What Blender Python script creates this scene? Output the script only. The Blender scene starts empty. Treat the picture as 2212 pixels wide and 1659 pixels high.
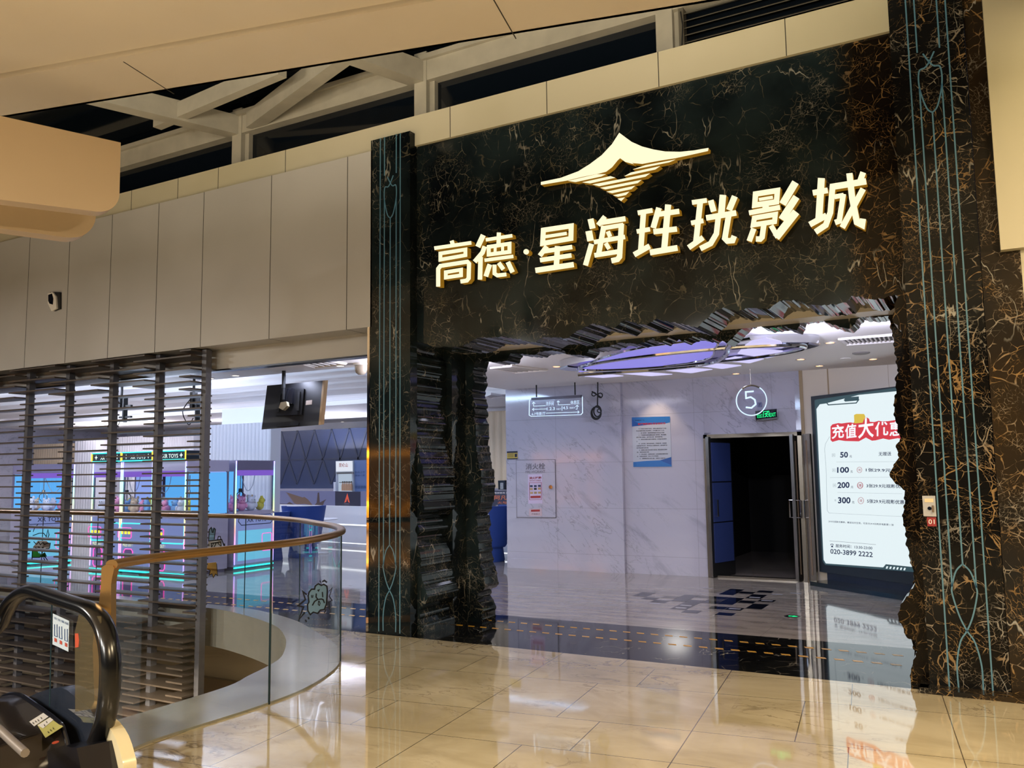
import bpy, bmesh, math, random
from mathutils import Vector as V, Matrix
random.seed(7)
SC = bpy.context.scene
COL = SC.collection
# ---------------------------------------------------------------- camera
F, EYE = 1830.0, V((0, 0, 1.7))
def _axes(yaw, pitch, roll):
    fwd = V((math.sin(yaw)*math.cos(pitch), math.cos(yaw)*math.cos(pitch), math.sin(pitch)))
    rt = V((math.cos(yaw), -math.sin(yaw), 0)); up = rt.cross(fwd)
    r2 = rt*math.cos(roll)+up*math.sin(roll); u2 = up*math.cos(roll)-rt*math.sin(roll)
    return r2, u2, fwd
RT, UP, FW = _axes(math.radians(-29.15), math.radians(5.94), math.radians(-.74))
cd = bpy.data.cameras.new('camera'); CAM = bpy.data.objects.new('camera', cd); COL.objects.link(CAM)
cd.sensor_width = 36; cd.lens = 36*F/2212; cd.clip_start = .05; cd.clip_end = 200
m = Matrix((RT, UP, -FW)).transposed().to_4x4(); m.translation = EYE
CAM.matrix_world = m; SC.camera = CAM
# ---------------------------------------------------------------- view, world, lights
SC.view_settings.view_transform = 'Standard'; SC.view_settings.look = 'None'
SC.view_settings.exposure = 0.0; SC.view_settings.gamma = 1.0
SC.view_settings.use_curve_mapping = False
W = bpy.data.worlds.new('night'); SC.world = W; W.use_nodes = True
W.node_tree.nodes['Background'].inputs[0].default_value = (.010, .014, .022, 1)
W.node_tree.nodes['Background'].inputs[1].default_value = .6
def area(name, loc, size, power, col, rot=(0, 0, 0), sy=None, spread=180):
    l = bpy.data.lights.new(name, 'AREA'); l.energy = power; l.color = col; l.size = size
    l.spread = math.radians(spread)
    if sy: l.shape = 'RECTANGLE'; l.size_y = sy
    o = bpy.data.objects.new(name, l); o.location = loc; o.rotation_euler = rot; COL.objects.link(o); return o
def spot(name, loc, power, col, ang=80, r=.05, to=None):
    l = bpy.data.lights.new(name, 'SPOT'); l.energy = power; l.color = col; l.spot_size = math.radians(ang)
    l.spot_blend = .6; l.shadow_soft_size = r
    o = bpy.data.objects.new(name, l); o.location = loc; COL.objects.link(o)
    if to is not None: o.rotation_euler = (V(to)-V(loc)).to_track_quat('-Z', 'Y').to_euler()
    return o
WARM = (1, .96, .88)
# the mall's recessed ceiling lights behind and beside the viewer
for i, (x, y, p) in enumerate([(1.6, 3.8, 290), (1.9, .4, 300), (-2.6, -4.6, 760), (-5.6, -4.4, 860), (-10.5, -4.2, 900), (-15.5, .6, 520)]):
    area('mall_ceiling_light', (x, y, 4.7), .5, p, WARM if x < 0 else (1, .78, .48))
area('mall_pier_light', (1.2, 6.4, 5.3), .3, 36, (1, .82, .50))
# added fill lamps hidden on the ceiling edge, brightening clerestory and parapet
for x, y in ((-8.5, 3.6), (-5.2, 4.3), (-1.8, 5.1)):
    area('clerestory_fill_light', (x, y, 5.1), 1.8, 72, (1, .88, .66), rot=(math.radians(108), 0, math.radians(12)), sy=.14)
# cool downlights of the cinema hall
HALL = (.76, .78, 1)
for x, y, p in ((-5.9, 9.6, 46), (-4.4, 9.4, 46), (-2.8, 9.3, 46), (-1.4, 9.5, 40), (-6.6, 11.2, 46), (-6.4, 12.6, 40), (-4.8, 12.9, 34), (-3.2, 12.9, 34), (-1.2, 10.8, 40), (-.4, 11.6, 30)):
    spot('hall_downlight', (x, y, 3.19), p*.36, HALL, 150, .14, (x, y, 0))
for x in (-1.6, -.9): spot('portal_top_fill', (x, 8.86, 2.92), 110, HALL, 130, .04, (x-1.2, 10.6, 3.5))  # added hidden spots over the portal to brighten the hall ceiling
for x in (-18, -14): area('lobby_front_fill', (x, 8.02, 3.0), 4.2, 60, (.72, .80, 1), rot=(math.radians(120), 0, 0), sy=.1)  # added fill strips behind the bulkhead, lifting the lobby ceiling
for x, y, p in ((-8.6, 9.0, 40), (-10.4, 9.05, 46), (-12.4, 9.0, 46), (-14.6, 9.0, 46), (-17, 9.0, 46), (-19.5, 9.0, 46), (-8.6, 15, 40), (-11, 15.2, 46), (-13.5, 15, 46), (-16.5, 14.8, 40)):
    spot('lobby_downlight', (x, y, 3.19), p*1.9, (.70, .76, 1), 150, .12, (x, y, 0))
area('lobby_coffer_light', (-12.5, 11.6, 3.93), 5, 85, (.60, .74, 1), sy=3.0)
area('lobby_coffer_light', (-18.5, 11.6, 3.93), 4, 200, (.72, .79, 1), sy=3.0)
area('portal_side_fill', (-6.3, 9.15, 2.85), 1.0, 70, (.84, .84, 1), rot=(math.pi, 0, 0), sy=.5)  # unseen panel facing up, added as more fill for the hall ceiling
area('fridge_top_fill', (-14.6, 16.85, 2.35), 1.6, 60, (.80, .82, 1), rot=(math.pi, 0, 0), sy=.3)  # no fixture here: added to lift the far lobby ceiling
area('fluted_top_fill', (-21, 15.2, 2.9), 3, 150, (.9, .85, .9), rot=(math.pi, 0, 0), sy=.3)  # added fill above the fluted walls for the dark ceiling beyond the coffer
area('fluted_top_fill', (-17, 16.3, 3.0), 3, 70, (.85, .85, 1), rot=(math.pi, 0, 0), sy=.2)  # second added fill for the same stretch of ceiling
area('claw_top_fill', (-13.2, 10.5, 2.25), 2.4, 60, (.70, .80, 1), rot=(math.pi, 0, 0), sy=.5)  # added upward lamp without fixture on the machine tops, brightening the coffer
area('ledge_fill', (-14.5, 17.15, 1.05), 6, 30, (.78, .82, 1), rot=(math.pi, 0, 0), sy=.2)  # added strip hidden behind the ledge to lighten the ceiling at the back
area('lower_floor_light', (-9.0, 6.2, -.62), .8, 150, (1, .80, .55))
area('lower_floor_light', (-9.0, 10.0, -1.2), 1.5, 260, (1, .80, .55))
area('lower_floor_light', (-13.5, 6.0, -.62), .8, 150, (1, .80, .55))
area('lower_floor_light', (-6.8, 4.6, -.62), .6, 80, (1, .80, .55))
spot('wall_washer', (-4.75, 13.1, 3.17), 24, (1, .74, .42), 75, .03, (-4.75, 13.5, 1.6))
spot('wall_washer', (-1.2, 12.9, 3.17), 22, (1, .74, .42), 80, .03, (-1.2, 13.5, 1.9))
# ---------------------------------------------------------------- pixel rays -> places in the room
def ray(x, y): return RT*((x-1106)/F) - UP*((y-829.5)/F) + FW
class Pl:                                            # a plane in the room
    def __init__(s, p, n): s.p = V(p); s.n = V(n).normalized()
    def __call__(s, x, y, off=0.0):
        d = ray(x, y); k = (s.p + s.n*off - EYE).dot(s.n)/d.dot(s.n)
        return EYE + d*k
def PY(Y): return Pl((0, Y, 0), (0, -1, 0))
def PZ(Z): return Pl((0, 0, Z), (0, 0, 1 if Z < 1.7 else -1))
def PX(X): return Pl((X, 0, 0), (1, 0, 0))
def crop(ox, oy, s): return lambda u, v: (ox+u/s, oy+v/s)
# ---------------------------------------------------------------- materials
def lin(c):
    if isinstance(c, str): c = [int(c[i:i+2], 16) for i in (0, 2, 4)]
    return tuple(((x/255)/12.92 if x/255 <= .04045 else ((x/255+.055)/1.055)**2.4) for x in c) + (1,)
MATS = {}
def mat(name, col, rough=.5, metal=0, emit=None, es=1.0, coat=0, spec=.5, bump=None, var=0):
    if name in MATS: return MATS[name]
    M = bpy.data.materials.new(name); M.use_nodes = True; nt = M.node_tree; b = nt.nodes['Principled BSDF']
    b.inputs['Base Color'].default_value = lin(col); b.inputs['Roughness'].default_value = rough
    b.inputs['Metallic'].default_value = metal; b.inputs['Specular IOR Level'].default_value = spec
    b.inputs['Coat Weight'].default_value = coat; b.inputs['Coat Roughness'].default_value = .04
    if emit is not None:
        b.inputs['Emission Color'].default_value = lin(emit); b.inputs['Emission Strength'].default_value = es
    if bump or var:
        n = nt.nodes.new('ShaderNodeTexNoise'); n.inputs['Scale'].default_value = bump or 6; n.inputs['Detail'].default_value = 4
        tc = nt.nodes.new('ShaderNodeTexCoord'); nt.links.new(tc.outputs['Object'], n.inputs['Vector'])
        if var:
            mx = nt.nodes.new('ShaderNodeMix'); mx.data_type = 'RGBA'
            c = lin(col); mx.inputs[6].default_value = c; mx.inputs[7].default_value = tuple(x*(1-var) for x in c[:3])+(1,)
            nt.links.new(n.outputs['Fac'], mx.inputs[0]); nt.links.new(mx.outputs[2], b.inputs['Base Color'])
        else:
            bp = nt.nodes.new('ShaderNodeBump'); bp.inputs['Strength'].default_value = .15; bp.inputs['Distance'].default_value = .01
            nt.links.new(n.outputs['Fac'], bp.inputs['Height']); nt.links.new(bp.outputs[0], b.inputs['Normal'])
    MATS[name] = M; return M
class NT:                                            # small node-graph helper
    def __init__(s, name, rough=.1, coat=0, spec=.5):
        s.M = bpy.data.materials.new(name); s.M.use_nodes = True; s.t = s.M.node_tree; s.b = s.t.nodes['Principled BSDF']
        s.b.inputs['Roughness'].default_value = rough; s.b.inputs['Coat Weight'].default_value = coat; s.b.inputs['Coat Roughness'].default_value = .03
        s.b.inputs['Specular IOR Level'].default_value = spec
        s.co = s.t.nodes.new('ShaderNodeTexCoord').outputs['Object']; MATS[name] = s.M
    def put(s, inp, v):
        if hasattr(v, 'links'): s.t.links.new(v, inp)
        else: inp.default_value = v
    def n(s, kind, out=0, props=None, **kw):
        nd = s.t.nodes.new('ShaderNode'+kind)
        for k, v in (props or {}).items(): setattr(nd, k, v)
        for k, v in kw.items(): s.put(nd.inputs[int(k[1:]) if k[0] == '_' else k], v)
        return nd.outputs[out]
    def m(s, op, a, b=0.0, c=None):
        kw = dict(_0=a, _1=b)
        if c is not None: kw['_2'] = c
        return s.n('Math', props={'operation': op}, **kw)
    def map(s, vec, scale=(1, 1, 1), rot=(0, 0, 0), loc=(0, 0, 0)):
        return s.n('Mapping', Vector=vec, Scale=scale, Rotation=rot, Location=loc)
    def noise(s, vec, scale, detail=4, rough=.5, dist=0.0, out='Fac'):
        return s.n('TexNoise', out, Vector=vec, Scale=scale, Detail=detail, Roughness=rough, Distortion=dist)
    def ramp(s, f, a, b):                            # smooth 0..1 between a and b
        return s.n('MapRange', props={'interpolation_type': 'SMOOTHSTEP'}, _0=f, _1=a, _2=b)
    def mix(s, f, a, b):
        nd = s.t.nodes.new('ShaderNodeMix'); nd.data_type = 'RGBA'
        s.put(nd.inputs[0], f); s.put(nd.inputs[6], a); s.put(nd.inputs[7], b); return nd.outputs[2]
    def xyz(s, vec):
        nd = s.t.nodes.new('ShaderNodeSeparateXYZ'); s.put(nd.inputs[0], vec); return nd.outputs
    def warp(s, vec, scale, amt):
        nz = s.n('TexNoise', 'Color', Vector=vec, Scale=scale, Detail=3.0)
        c = s.n('VectorMath', props={'operation': 'SUBTRACT'}, _0=nz, _1=(.5, .5, .5))
        c = s.n('VectorMath', props={'operation': 'SCALE'}, _0=c, Scale=amt)
        return s.n('VectorMath', props={'operation': 'ADD'}, _0=vec, _1=c)
    def line(s, x, off, period, w):                  # 1 on joints of a period
        f = s.m('MODULO', s.m('ADD', s.m('SUBTRACT', x, off), 1000*period), period)
        d = s.m('MINIMUM', f, s.m('SUBTRACT', period, f)); return s.m('LESS_THAN', d, w)
    def out(s, col, rough=None, height=None, dist=.004):
        s.put(s.b.inputs['Base Color'], col)
        if rough is not None: s.put(s.b.inputs['Roughness'], rough)
        if height is not None:
            s.put(s.b.inputs['Normal'], s.n('Bump', Height=height, Strength=.6, Distance=dist))
        return s.M
def portoro(name, gold, dens, base='0b0f12', seed=0.0, rough=.07, cells=.5, amt=.8, warm_from=None):
    g = NT(name, rough, spec=.24); p = g.map(g.co, loc=(seed, seed*.7, seed*.3))
    q = g.warp(g.warp(p, 1.1, .45), 6, .07)
    def veins(sc, w, rnd=1.0):
        e = g.n('TexVoronoi', 'Distance', props={'feature': 'DISTANCE_TO_EDGE'}, Vector=q, Scale=sc, Randomness=rnd)
        wv = g.m('MULTIPLY', g.ramp(g.noise(p, sc*1.4, 2), .35, .75), w)     # vein width wanders
        return g.ramp(g.m('DIVIDE', e, g.m('ADD', wv, .002)), 1.0, .5)
    mask = g.ramp(g.noise(p, 1.5, 3), .58-dens, .70-dens)
    wx = None
    if warm_from is not None:                         # browner, busier slabs from this x onward
        wx = g.ramp(g.xyz(g.co)[0], warm_from, warm_from+.25); mask = g.m('MAXIMUM', mask, g.m('MULTIPLY', wx, .9))
    brk = g.ramp(g.noise(g.map(p, loc=(5, 2, 1)), 7.0, 4), .42, .56)
    v1 = g.m('MULTIPLY', g.m('MULTIPLY', veins(4.2, .03), brk), cells)
    v2 = g.m('MULTIPLY', g.m('MULTIPLY', veins(11, .055), mask), brk)
    v3 = g.m('MULTIPLY', veins(30, .09), g.m('MULTIPLY', mask, g.ramp(g.noise(p, 4.0, 3), .48, .6)))
    v = g.m('MAXIMUM', v1, g.m('MAXIMUM', g.m('MULTIPLY', v2, .9), g.m('MULTIPLY', v3, .6)))
    w = g.m('ABSOLUTE', g.m('SUBTRACT', g.noise(g.map(p, scale=(1.7, 1, .5), rot=(0, .5, 0)), 1.6, 4, .5, .25), .5))
    wv = g.m('MULTIPLY', g.ramp(w, .006, .001), g.ramp(g.noise(p, 2.6, 2), .52, .62))
    c = g.mix(g.ramp(g.noise(p, 1.2, 4), .3, .75), lin(base), lin('252f31' if base == '0b0f12' else '1b1c1c'))
    vc = g.mix(g.ramp(g.noise(p, 3.1, 3), .4, .65), lin(gold), lin('8f877a'))
    if wx is not None: vc = g.mix(wx, vc, lin('94744a')); c = g.mix(wx, c, lin('17120d'))
    c = g.mix(g.m('MULTIPLY', v, amt), c, vc); c = g.mix(g.m('MULTIPLY', wv, .8), c, lin('a39f94'))
    return g.out(c)
M_BLACK = portoro('black_gold_marble', '6c6450', .15, amt=.8, warm_from=1.93)
M_BROWN = portoro('dense_gold_marble', '94764e', .28, '110f0d', 4.0, .09, .9, .9)
M_PIER = portoro('brown_gold_marble', '98774a', .30, '33281a', 9.0, .12, .9, .9)
def white_marble():
    g = NT('white_marble', .08, spec=.5)
    q = g.warp(g.map(g.map(g.co, rot=(0, -.75, 0)), scale=(.45, 1, 1.7)), 2.0, .25)
    a = g.ramp(g.noise(q, 2.2, 8, .62, .6), .53, .72); b = g.ramp(g.m('ABSOLUTE', g.m('SUBTRACT', g.noise(q, 3.1, 6, .6, .5), .5)), .016, .002)
    pat = g.ramp(g.noise(g.co, 1.0, 2), .4, .62)
    c = g.mix(g.m('MULTIPLY', a, .38), lin('b9b9c9'), lin('7f7f90'))
    c = g.mix(g.m('MULTIPLY', g.m('MULTIPLY', b, pat), .45), c, lin('6c6c78'))
    x, y, z = g.xyz(g.co)
    j = g.m('MAXIMUM', g.line(z, .29, .78, .003), g.line(x, -6.62, 1.24, .003))
    return g.out(g.mix(g.m('MULTIPLY', j, .45), c, lin('77737c')))
M_WHITE = white_marble()
def mall_floor():
    g = NT('cream_floor_marble', .05, .6, spec=.6); th = math.radians(6.7)
    x, y, z = g.xyz(g.co)
    u = g.m('ADD', g.m('MULTIPLY', x, math.cos(th)), g.m('MULTIPLY', y, math.sin(th)))
    v = g.m('SUBTRACT', g.m('MULTIPLY', y, math.cos(th)), g.m('MULTIPLY', x, math.sin(th)))
    jw = .0034
    rowv = g.m('MODULO', g.m('ADD', g.m('SUBTRACT', v, 5.107), 1645.0), 1.645)
    wide = g.m('GREATER_THAN', rowv, .645)
    s1 = g.m('MULTIPLY', g.line(u, -1.76, 1.58, jw), g.m('SUBTRACT', 1.0, wide)); s2 = g.m('MULTIPLY', g.line(u, -2.075, 1.58, jw), wide)
    j = g.m('MAXIMUM', g.m('MAXIMUM', g.line(v, 5.107, 1.645, jw), g.line(v, 5.752, 1.645, jw)), g.m('MAXIMUM', g.line(u, -1.136, 1.58, jw), g.m('MAXIMUM', s1, s2)))
    q = g.warp(g.map(g.co, rot=(0, 0, .3), scale=(.7, 1.3, 1)), 1.1, .7)
    cl = g.noise(q, 1.2, 5, .6, .3)
    cr = g.m('MULTIPLY', g.ramp(g.m('ABSOLUTE', g.m('SUBTRACT', g.noise(q, 2.1, 7, .62, .8), .5)), .02, .002), g.ramp(g.noise(g.co, .9, 2), .45, .65))
    c = g.mix(g.ramp(cl, .3, .7), lin('d6c8a8'), lin('b3a482')); c = g.mix(g.m('MULTIPLY', cr, .7), c, lin('6a563e'))
    # each tile a little different
    tid = g.n('TexWhiteNoise', 'Value', props={'noise_dimensions': '2D'}, Vector=g.n('CombineXYZ', _0=g.m('FLOOR', g.m('DIVIDE', g.m('ADD', u, 1.76), .79)), _1=g.m('FLOOR', g.m('DIVIDE', g.m('SUBTRACT', v, 5.107), .822))))
    c = g.mix(g.m('MULTIPLY', tid, .22), c, lin('8f8672'))
    c = g.mix(g.m('MULTIPLY', j, .85), c, lin('4a4136'))
    wob = g.noise(g.co, 2.2, 2)
    return g.out(c, g.m('ADD', .03, g.m('MULTIPLY', g.ramp(g.noise(g.co, 3.5, 4), .4, .8), .05)), wob, .002)
M_FLOOR = mall_floor()
def cinema_floor():
    g = NT('grey_wood_vein_marble', .06, .2, spec=.5)
    q = g.warp(g.map(g.co, scale=(.35, 2.4, 1)), 1.5, .35)
    a = g.noise(q, 3.0, 8, .62, .3); b = g.ramp(g.m('ABSOLUTE', g.m('SUBTRACT', g.noise(q, 2.2, 8, .65, .5), .5)), .02, .001)
    c = g.mix(g.ramp(a, .3, .72), lin('8a827b'), lin('b8afa6')); c = g.mix(g.m('MULTIPLY', b, .5), c, lin('b9b1a6'))
    x, y, z = g.xyz(g.co); j = g.m('MAXIMUM', g.line(x, -2.14, .8, .002), g.line(y, 8.97, .8, .002))
    return g.out(g.mix(g.m('MULTIPLY', j, .4), c, lin('3a3735')), .05, g.noise(g.co, 2.5, 2), .0015)
M_CFLOOR = cinema_floor()
M_STRIP = portoro('black_floor_marble', '4a463f', -.06, '08090d', 14.0, .05)
def metal_panel(name, c1, c2, px=None, off=0.0, rough=.42):
    g = NT(name, rough, spec=.4)
    c = g.mix(g.ramp(g.noise(g.co, .6, 3), .3, .7), lin(c1), lin(c2))
    sp = g.ramp(g.noise(g.co, 9, 5, .6), .74, .8); c = g.mix(g.m('MULTIPLY', sp, .25), c, lin('6e6656'))
    return g.out(c)
M_PANEL = metal_panel('beige_metal_panel', 'bdbab7', 'b2afab')
M_BAND = metal_panel('cream_parapet_panel', 'c8c0a8', 'bcb498')
M_CEIL = metal_panel('beige_ceiling_panel', 'd6cab9', 'cfc2b0', rough=.5)
M_JOINT = mat('dark_joint', '3c3833', .8)
M_OLDWHITE = mat('weathered_white_steel', 'b8b2a4', .5, var=.35, bump=5)
M_HALLW = mat('white_ceiling_paint', 'f2eeee', .6)
M_CREAMW = mat('cream_wall_panel', 'd8cfc0', .35)
M_DARKGL = mat('night_window_glass', '0a1018', .08, spec=.6)
M_DARK = mat('near_black', '07080a', .6)
M_STEEL = mat('brushed_steel', 'a9a5a0', .25, 1)
M_CHROME = mat('chrome', 'd8dae0', .06, 1)
M_BRONZE = mat('satin_bronze_rail', 'a98352', .28, .85)
M_SLAT = mat('dark_walnut_slat', '574d46', .42, var=.4, bump=14)
M_CURB = mat('pale_stone_curb', '95938a', .16, spec=.5, var=.12, bump=5)
M_RUBBER = mat('black_rubber', '0b0b0d', .22, spec=.6)
M_BLACKG = mat('black_gloss', '15151a', .12, spec=.6)
M_BLACKM = mat('black_matte', '131416', .5)
M_BLUEV = mat('blue_velvet', '1c3f8c', .7, bump=40)
M_LOWER = mat('lower_beige', '857862', .5, var=.2, bump=.8)
def glass(name, tint=(.93, .97, .96), rough=.0, ior=1.5, body=.0, bodycol=(.8, .85, .9)):
    M = bpy.data.materials.new(name); M.use_nodes = True; nt = M.node_tree; nt.nodes.clear()
    o = nt.nodes.new('ShaderNodeOutputMaterial'); t = nt.nodes.new('ShaderNodeBsdfTransparent'); t.inputs[0].default_value = tint+(1,)
    gl = nt.nodes.new('ShaderNodeBsdfGlossy'); gl.inputs['Roughness'].default_value = rough; gl.inputs[0].default_value = (1, 1, 1, 1)
    fr = nt.nodes.new('ShaderNodeFresnel'); ge = nt.nodes.new('ShaderNodeNewGeometry'); mr = nt.nodes.new('ShaderNodeMapRange')   # same reflection from either face
    mr.inputs[3].default_value = ior; mr.inputs[4].default_value = 1/ior; nt.links.new(ge.outputs['Backfacing'], mr.inputs[0]); nt.links.new(mr.outputs[0], fr.inputs['IOR']); mx = nt.nodes.new('ShaderNodeMixShader')
    nt.links.new(fr.outputs[0], mx.inputs[0]); nt.links.new(gl.outputs[0], mx.inputs[2])
    if body:
        d = nt.nodes.new('ShaderNodeBsdfDiffuse'); d.inputs[0].default_value = bodycol+(1,); m2 = nt.nodes.new('ShaderNodeMixShader'); m2.inputs[0].default_value = body
        nt.links.new(t.outputs[0], m2.inputs[1]); nt.links.new(d.outputs[0], m2.inputs[2]); nt.links.new(m2.outputs[0], mx.inputs[1])
    else: nt.links.new(t.outputs[0], mx.inputs[1])
    nt.links.new(mx.outputs[0], o.inputs[0]); MATS[name] = M; return M
M_GLASS = glass('clear_rail_glass', (.95, .98, .97))
M_ACRYL = glass('clear_acrylic', (.93, .95, 1), body=.05)
M_AMBER = glass('smoked_amber_acrylic', (.86, .80, .64), body=.14, bodycol=(.40, .33, .2))
M_CABGL = glass('cabinet_glass', (.95, .97, 1))
def emi(name, col, s=1.0): return mat(name, '101010', .4, emit=col, es=s)
E_CYAN = emi('neon_cyan', '30f0e8', 1.8); E_PINK = emi('neon_pink', 'ff4fb8', 1.6); E_YEL = emi('neon_yellow', 'ffe040', 1.5)
E_WHITE = emi('lamp_white', 'fff4e0', 4); E_WARM = emi('lamp_warm', 'ffb070', 5); E_LAV = emi('lavender_panel', '9088ea', .85)
E_PALE = emi('pale_lilac_panel', 'd4cefc', .95); E_SIGN = emi('sign_face_cream', 'fff3c8', 1.15)
E_GOLD = mat('sign_return_gold', '8a6a24', .35, .3, emit='a8781c', es=.5); E_LEDB = mat('blue_led_strip', '55757e', .2, emit='4a86a0', es=.12)
E_EDGE = emi('lit_acrylic_edge', 'cfe8ff', 1.3); E_GREEN = emi('exit_green', '18f08a', 1.4)
# ---------------------------------------------------------------- mesh helper
class MB:
    def __init__(s): s.v = []; s.f = []
    def add(s, pts, faces):
        b = len(s.v); s.v += [V(p) for p in pts]; s.f += [tuple(b+i for i in f) for f in faces]; return s
    def poly(s, pts): return s.add(pts, [tuple(range(len(pts)))])
    def obox(s, o, a, b, c):
        o, a, b, c = V(o), V(a), V(b), V(c)
        p = [o, o+a, o+a+b, o+b, o+c, o+a+c, o+a+b+c, o+b+c]
        return s.add(p, [(0, 3, 2, 1), (4, 5, 6, 7), (0, 1, 5, 4), (1, 2, 6, 5), (2, 3, 7, 6), (3, 0, 4, 7)])
    def box(s, x0, x1, y0, y1, z0, z1): return s.obox((x0, y0, z0), (x1-x0, 0, 0), (0, y1-y0, 0), (0, 0, z1-z0))
    def prism(s, pts, d):
        pts = [V(p) for p in pts]; d = V(d); n = len(pts)
        return s.add(pts+[p+d for p in pts], [tuple(range(n))[::-1], tuple(range(n, 2*n))]+[(i, (i+1) % n, n+(i+1) % n, n+i) for i in range(n)])
    def tube(s, path, r, n=8, closed=False, ry=None, upv=None):
        path = [V(p) for p in path]; N = len(path); rings = []; prev = None; ry = ry or r
        for i, p in enumerate(path):
            if closed: t = path[(i+1) % N]-path[i-1]
            else: t = path[min(i+1, N-1)]-path[max(i-1, 0)]
            t.normalize()
            if upv is not None: a = V(upv)-t*V(upv).dot(t)
            elif prev is None: a = t.orthogonal()
            else: a = prev-t*prev.dot(t)
            if a.length < 1e-6: a = t.orthogonal()
            a.normalize(); prev = a; b = t.cross(a)
            rings.append([p+a*(math.cos(2*math.pi*k/n)*ry)+b*(math.sin(2*math.pi*k/n)*r) for k in range(n)])
        base = len(s.v); s.v += [q for rg in rings for q in rg]
        for i in range(N if closed else N-1):
            j = (i+1) % N
            s.f += [(base+i*n+k, base+i*n+(k+1) % n, base+j*n+(k+1) % n, base+j*n+k) for k in range(n)]
        if not closed: s.f += [tuple(base+k for k in range(n))[::-1], tuple(base+(N-1)*n+k for k in range(n))]
        return s
    def cyl(s, a, b, r, n=16): return s.tube([a, b], r, n)
    def lathe(s, c, prof, n=24, ax=(0, 0, 1)):
        c = V(c); q = V((0, 0, 1)).rotation_difference(V(ax)); base = len(s.v); m = len(prof)
        for k in range(n):
            a = 2*math.pi*k/n
            s.v += [c+q @ V((r*math.cos(a), r*math.sin(a), z)) for r, z in prof]
        for k in range(n):
            j = (k+1) % n
            s.f += [(base+k*m+i, base+j*m+i, base+j*m+i+1, base+k*m+i+1) for i in range(m-1)]
        return s
    def ball(s, c, rx, ry=None, rz=None, n=12):
        ry = ry or rx; rz = rz or rx; c = V(c); base = len(s.v); m = n//2+1
        for k in range(n):
            a = 2*math.pi*k/n
            for i in range(m):
                t = math.pi*i/(m-1); s.v.append(c+V((rx*math.sin(t)*math.cos(a), ry*math.sin(t)*math.sin(a), rz*math.cos(t))))
        for k in range(n):
            j = (k+1) % n
            s.f += [(base+k*m+i, base+k*m+i+1, base+j*m+i+1, base+j*m+i) for i in range(m-1)]
        return s
    def build(s, name, material, parent=None, smooth=False, kind=None, weld=False):
        me = bpy.data.meshes.new(name); off = parent_loc(parent)
        me.from_pydata([p-off for p in s.v], [], s.f)
        bm = bmesh.new(); bm.from_mesh(me)
        if weld: bmesh.ops.remove_doubles(bm, verts=bm.verts, dist=1e-5)
        bmesh.ops.recalc_face_normals(bm, faces=bm.faces); bm.to_mesh(me); bm.free()
        me.materials.append(material)
        if smooth:
            for p in me.polygons: p.use_smooth = True
            try: me.set_sharp_from_angle(angle=math.radians(40))
            except Exception: pass
        o = bpy.data.objects.new(name, me); COL.objects.link(o)
        if parent is not None: o.parent = parent
        if kind: o['kind'] = kind
        return o
def parent_loc(p):
    t = V((0, 0, 0))
    while p is not None: t += V(p.location); p = p.parent
    return t
def tag(o, label, cat, group=None):
    o['label'] = label; o['category'] = cat
    if group: o['group'] = group
    return o
def thing(name, loc, label, cat, group=None):
    o = bpy.data.objects.new(name, None); o.location = loc; o.empty_display_size = .1; COL.objects.link(o); return tag(o, label, cat, group)
def dup(root, delta, label=None):
    r = root.copy(); COL.objects.link(r); r.location = V(root.location)+V(delta)
    if label: r['label'] = label
    for ch in list(root.children):
        c = ch.copy(); COL.objects.link(c); c.parent = r
        for g in list(ch.children):
            d = g.copy(); COL.objects.link(d); d.parent = c
    return r
def struct(name, mb, material, parent=None, **k):
    o = mb.build(name, material, parent, **k); o['kind'] = 'structure'; return o
def stroke(pts, w, closed=False):                     # a bent bar of width w -> list of quads (2-D)
    P = [V((p[0], p[1])) for p in pts]; N = len(P); h = w/2; L = []; R = []
    for i in range(N):
        a = P[i-1] if (i > 0 or closed) else None; b = P[(i+1) % N] if (i < N-1 or closed) else None
        d1 = (P[i]-a).normalized() if a is not None else None; d2 = (b-P[i]).normalized() if b is not None else None
        d1 = d1 or d2; d2 = d2 or d1; n1 = V((-d1.y, d1.x)); n2 = V((-d2.y, d2.x)); mm = (n1+n2)
        mm = n1 if mm.length < .2 else mm.normalized(); k = h/max(.4, mm.dot(n1)); L.append(P[i]+mm*k); R.append(P[i]-mm*k)
    return [[L[i], L[(i+1) % N], R[(i+1) % N], R[i]] for i in range(N if closed else N-1)]
def catmull(P, k=8, closed=False):
    P = [V(p) for p in P]; N = len(P); out = []
    for i in range(N if closed else N-1):
        g = (lambda j: P[j % N]) if closed else (lambda j: P[min(max(j, 0), N-1)])
        a, b, c, d = g(i-1), g(i), g(i+1), g(i+2)
        for q in range(k):
            t = q/k; out.append(.5*((2*b)+(c-a)*t+(2*a-5*b+4*c-d)*t*t+(3*b-a-3*c+d)*t**3))
    if not closed: out.append(P[-1])
    return out
def text_mesh(body, bold=0.0, res=3):
    c = bpy.data.curves.new('lettering', 'FONT'); c.body = body; c.offset = bold; c.resolution_u = res; c.align_x = 'LEFT'
    o = bpy.data.objects.new('lettering', c); COL.objects.link(o); bpy.context.view_layer.update()
    me = bpy.data.meshes.new_from_object(o.evaluated_get(bpy.context.evaluated_depsgraph_get()))
    bpy.data.objects.remove(o); bpy.data.curves.remove(c)
    vs = [v.co.copy() for v in me.vertices]; fs = [tuple(p.vertices) for p in me.polygons]; bpy.data.meshes.remove(me)
    x0 = min(v.x for v in vs); x1 = max(v.x for v in vs); y0 = min(v.y for v in vs); y1 = max(v.y for v in vs)
    return [((v.x-x0)/(x1-x0), (v.y-y0)/(y1-y0)) for v in vs], fs
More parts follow.
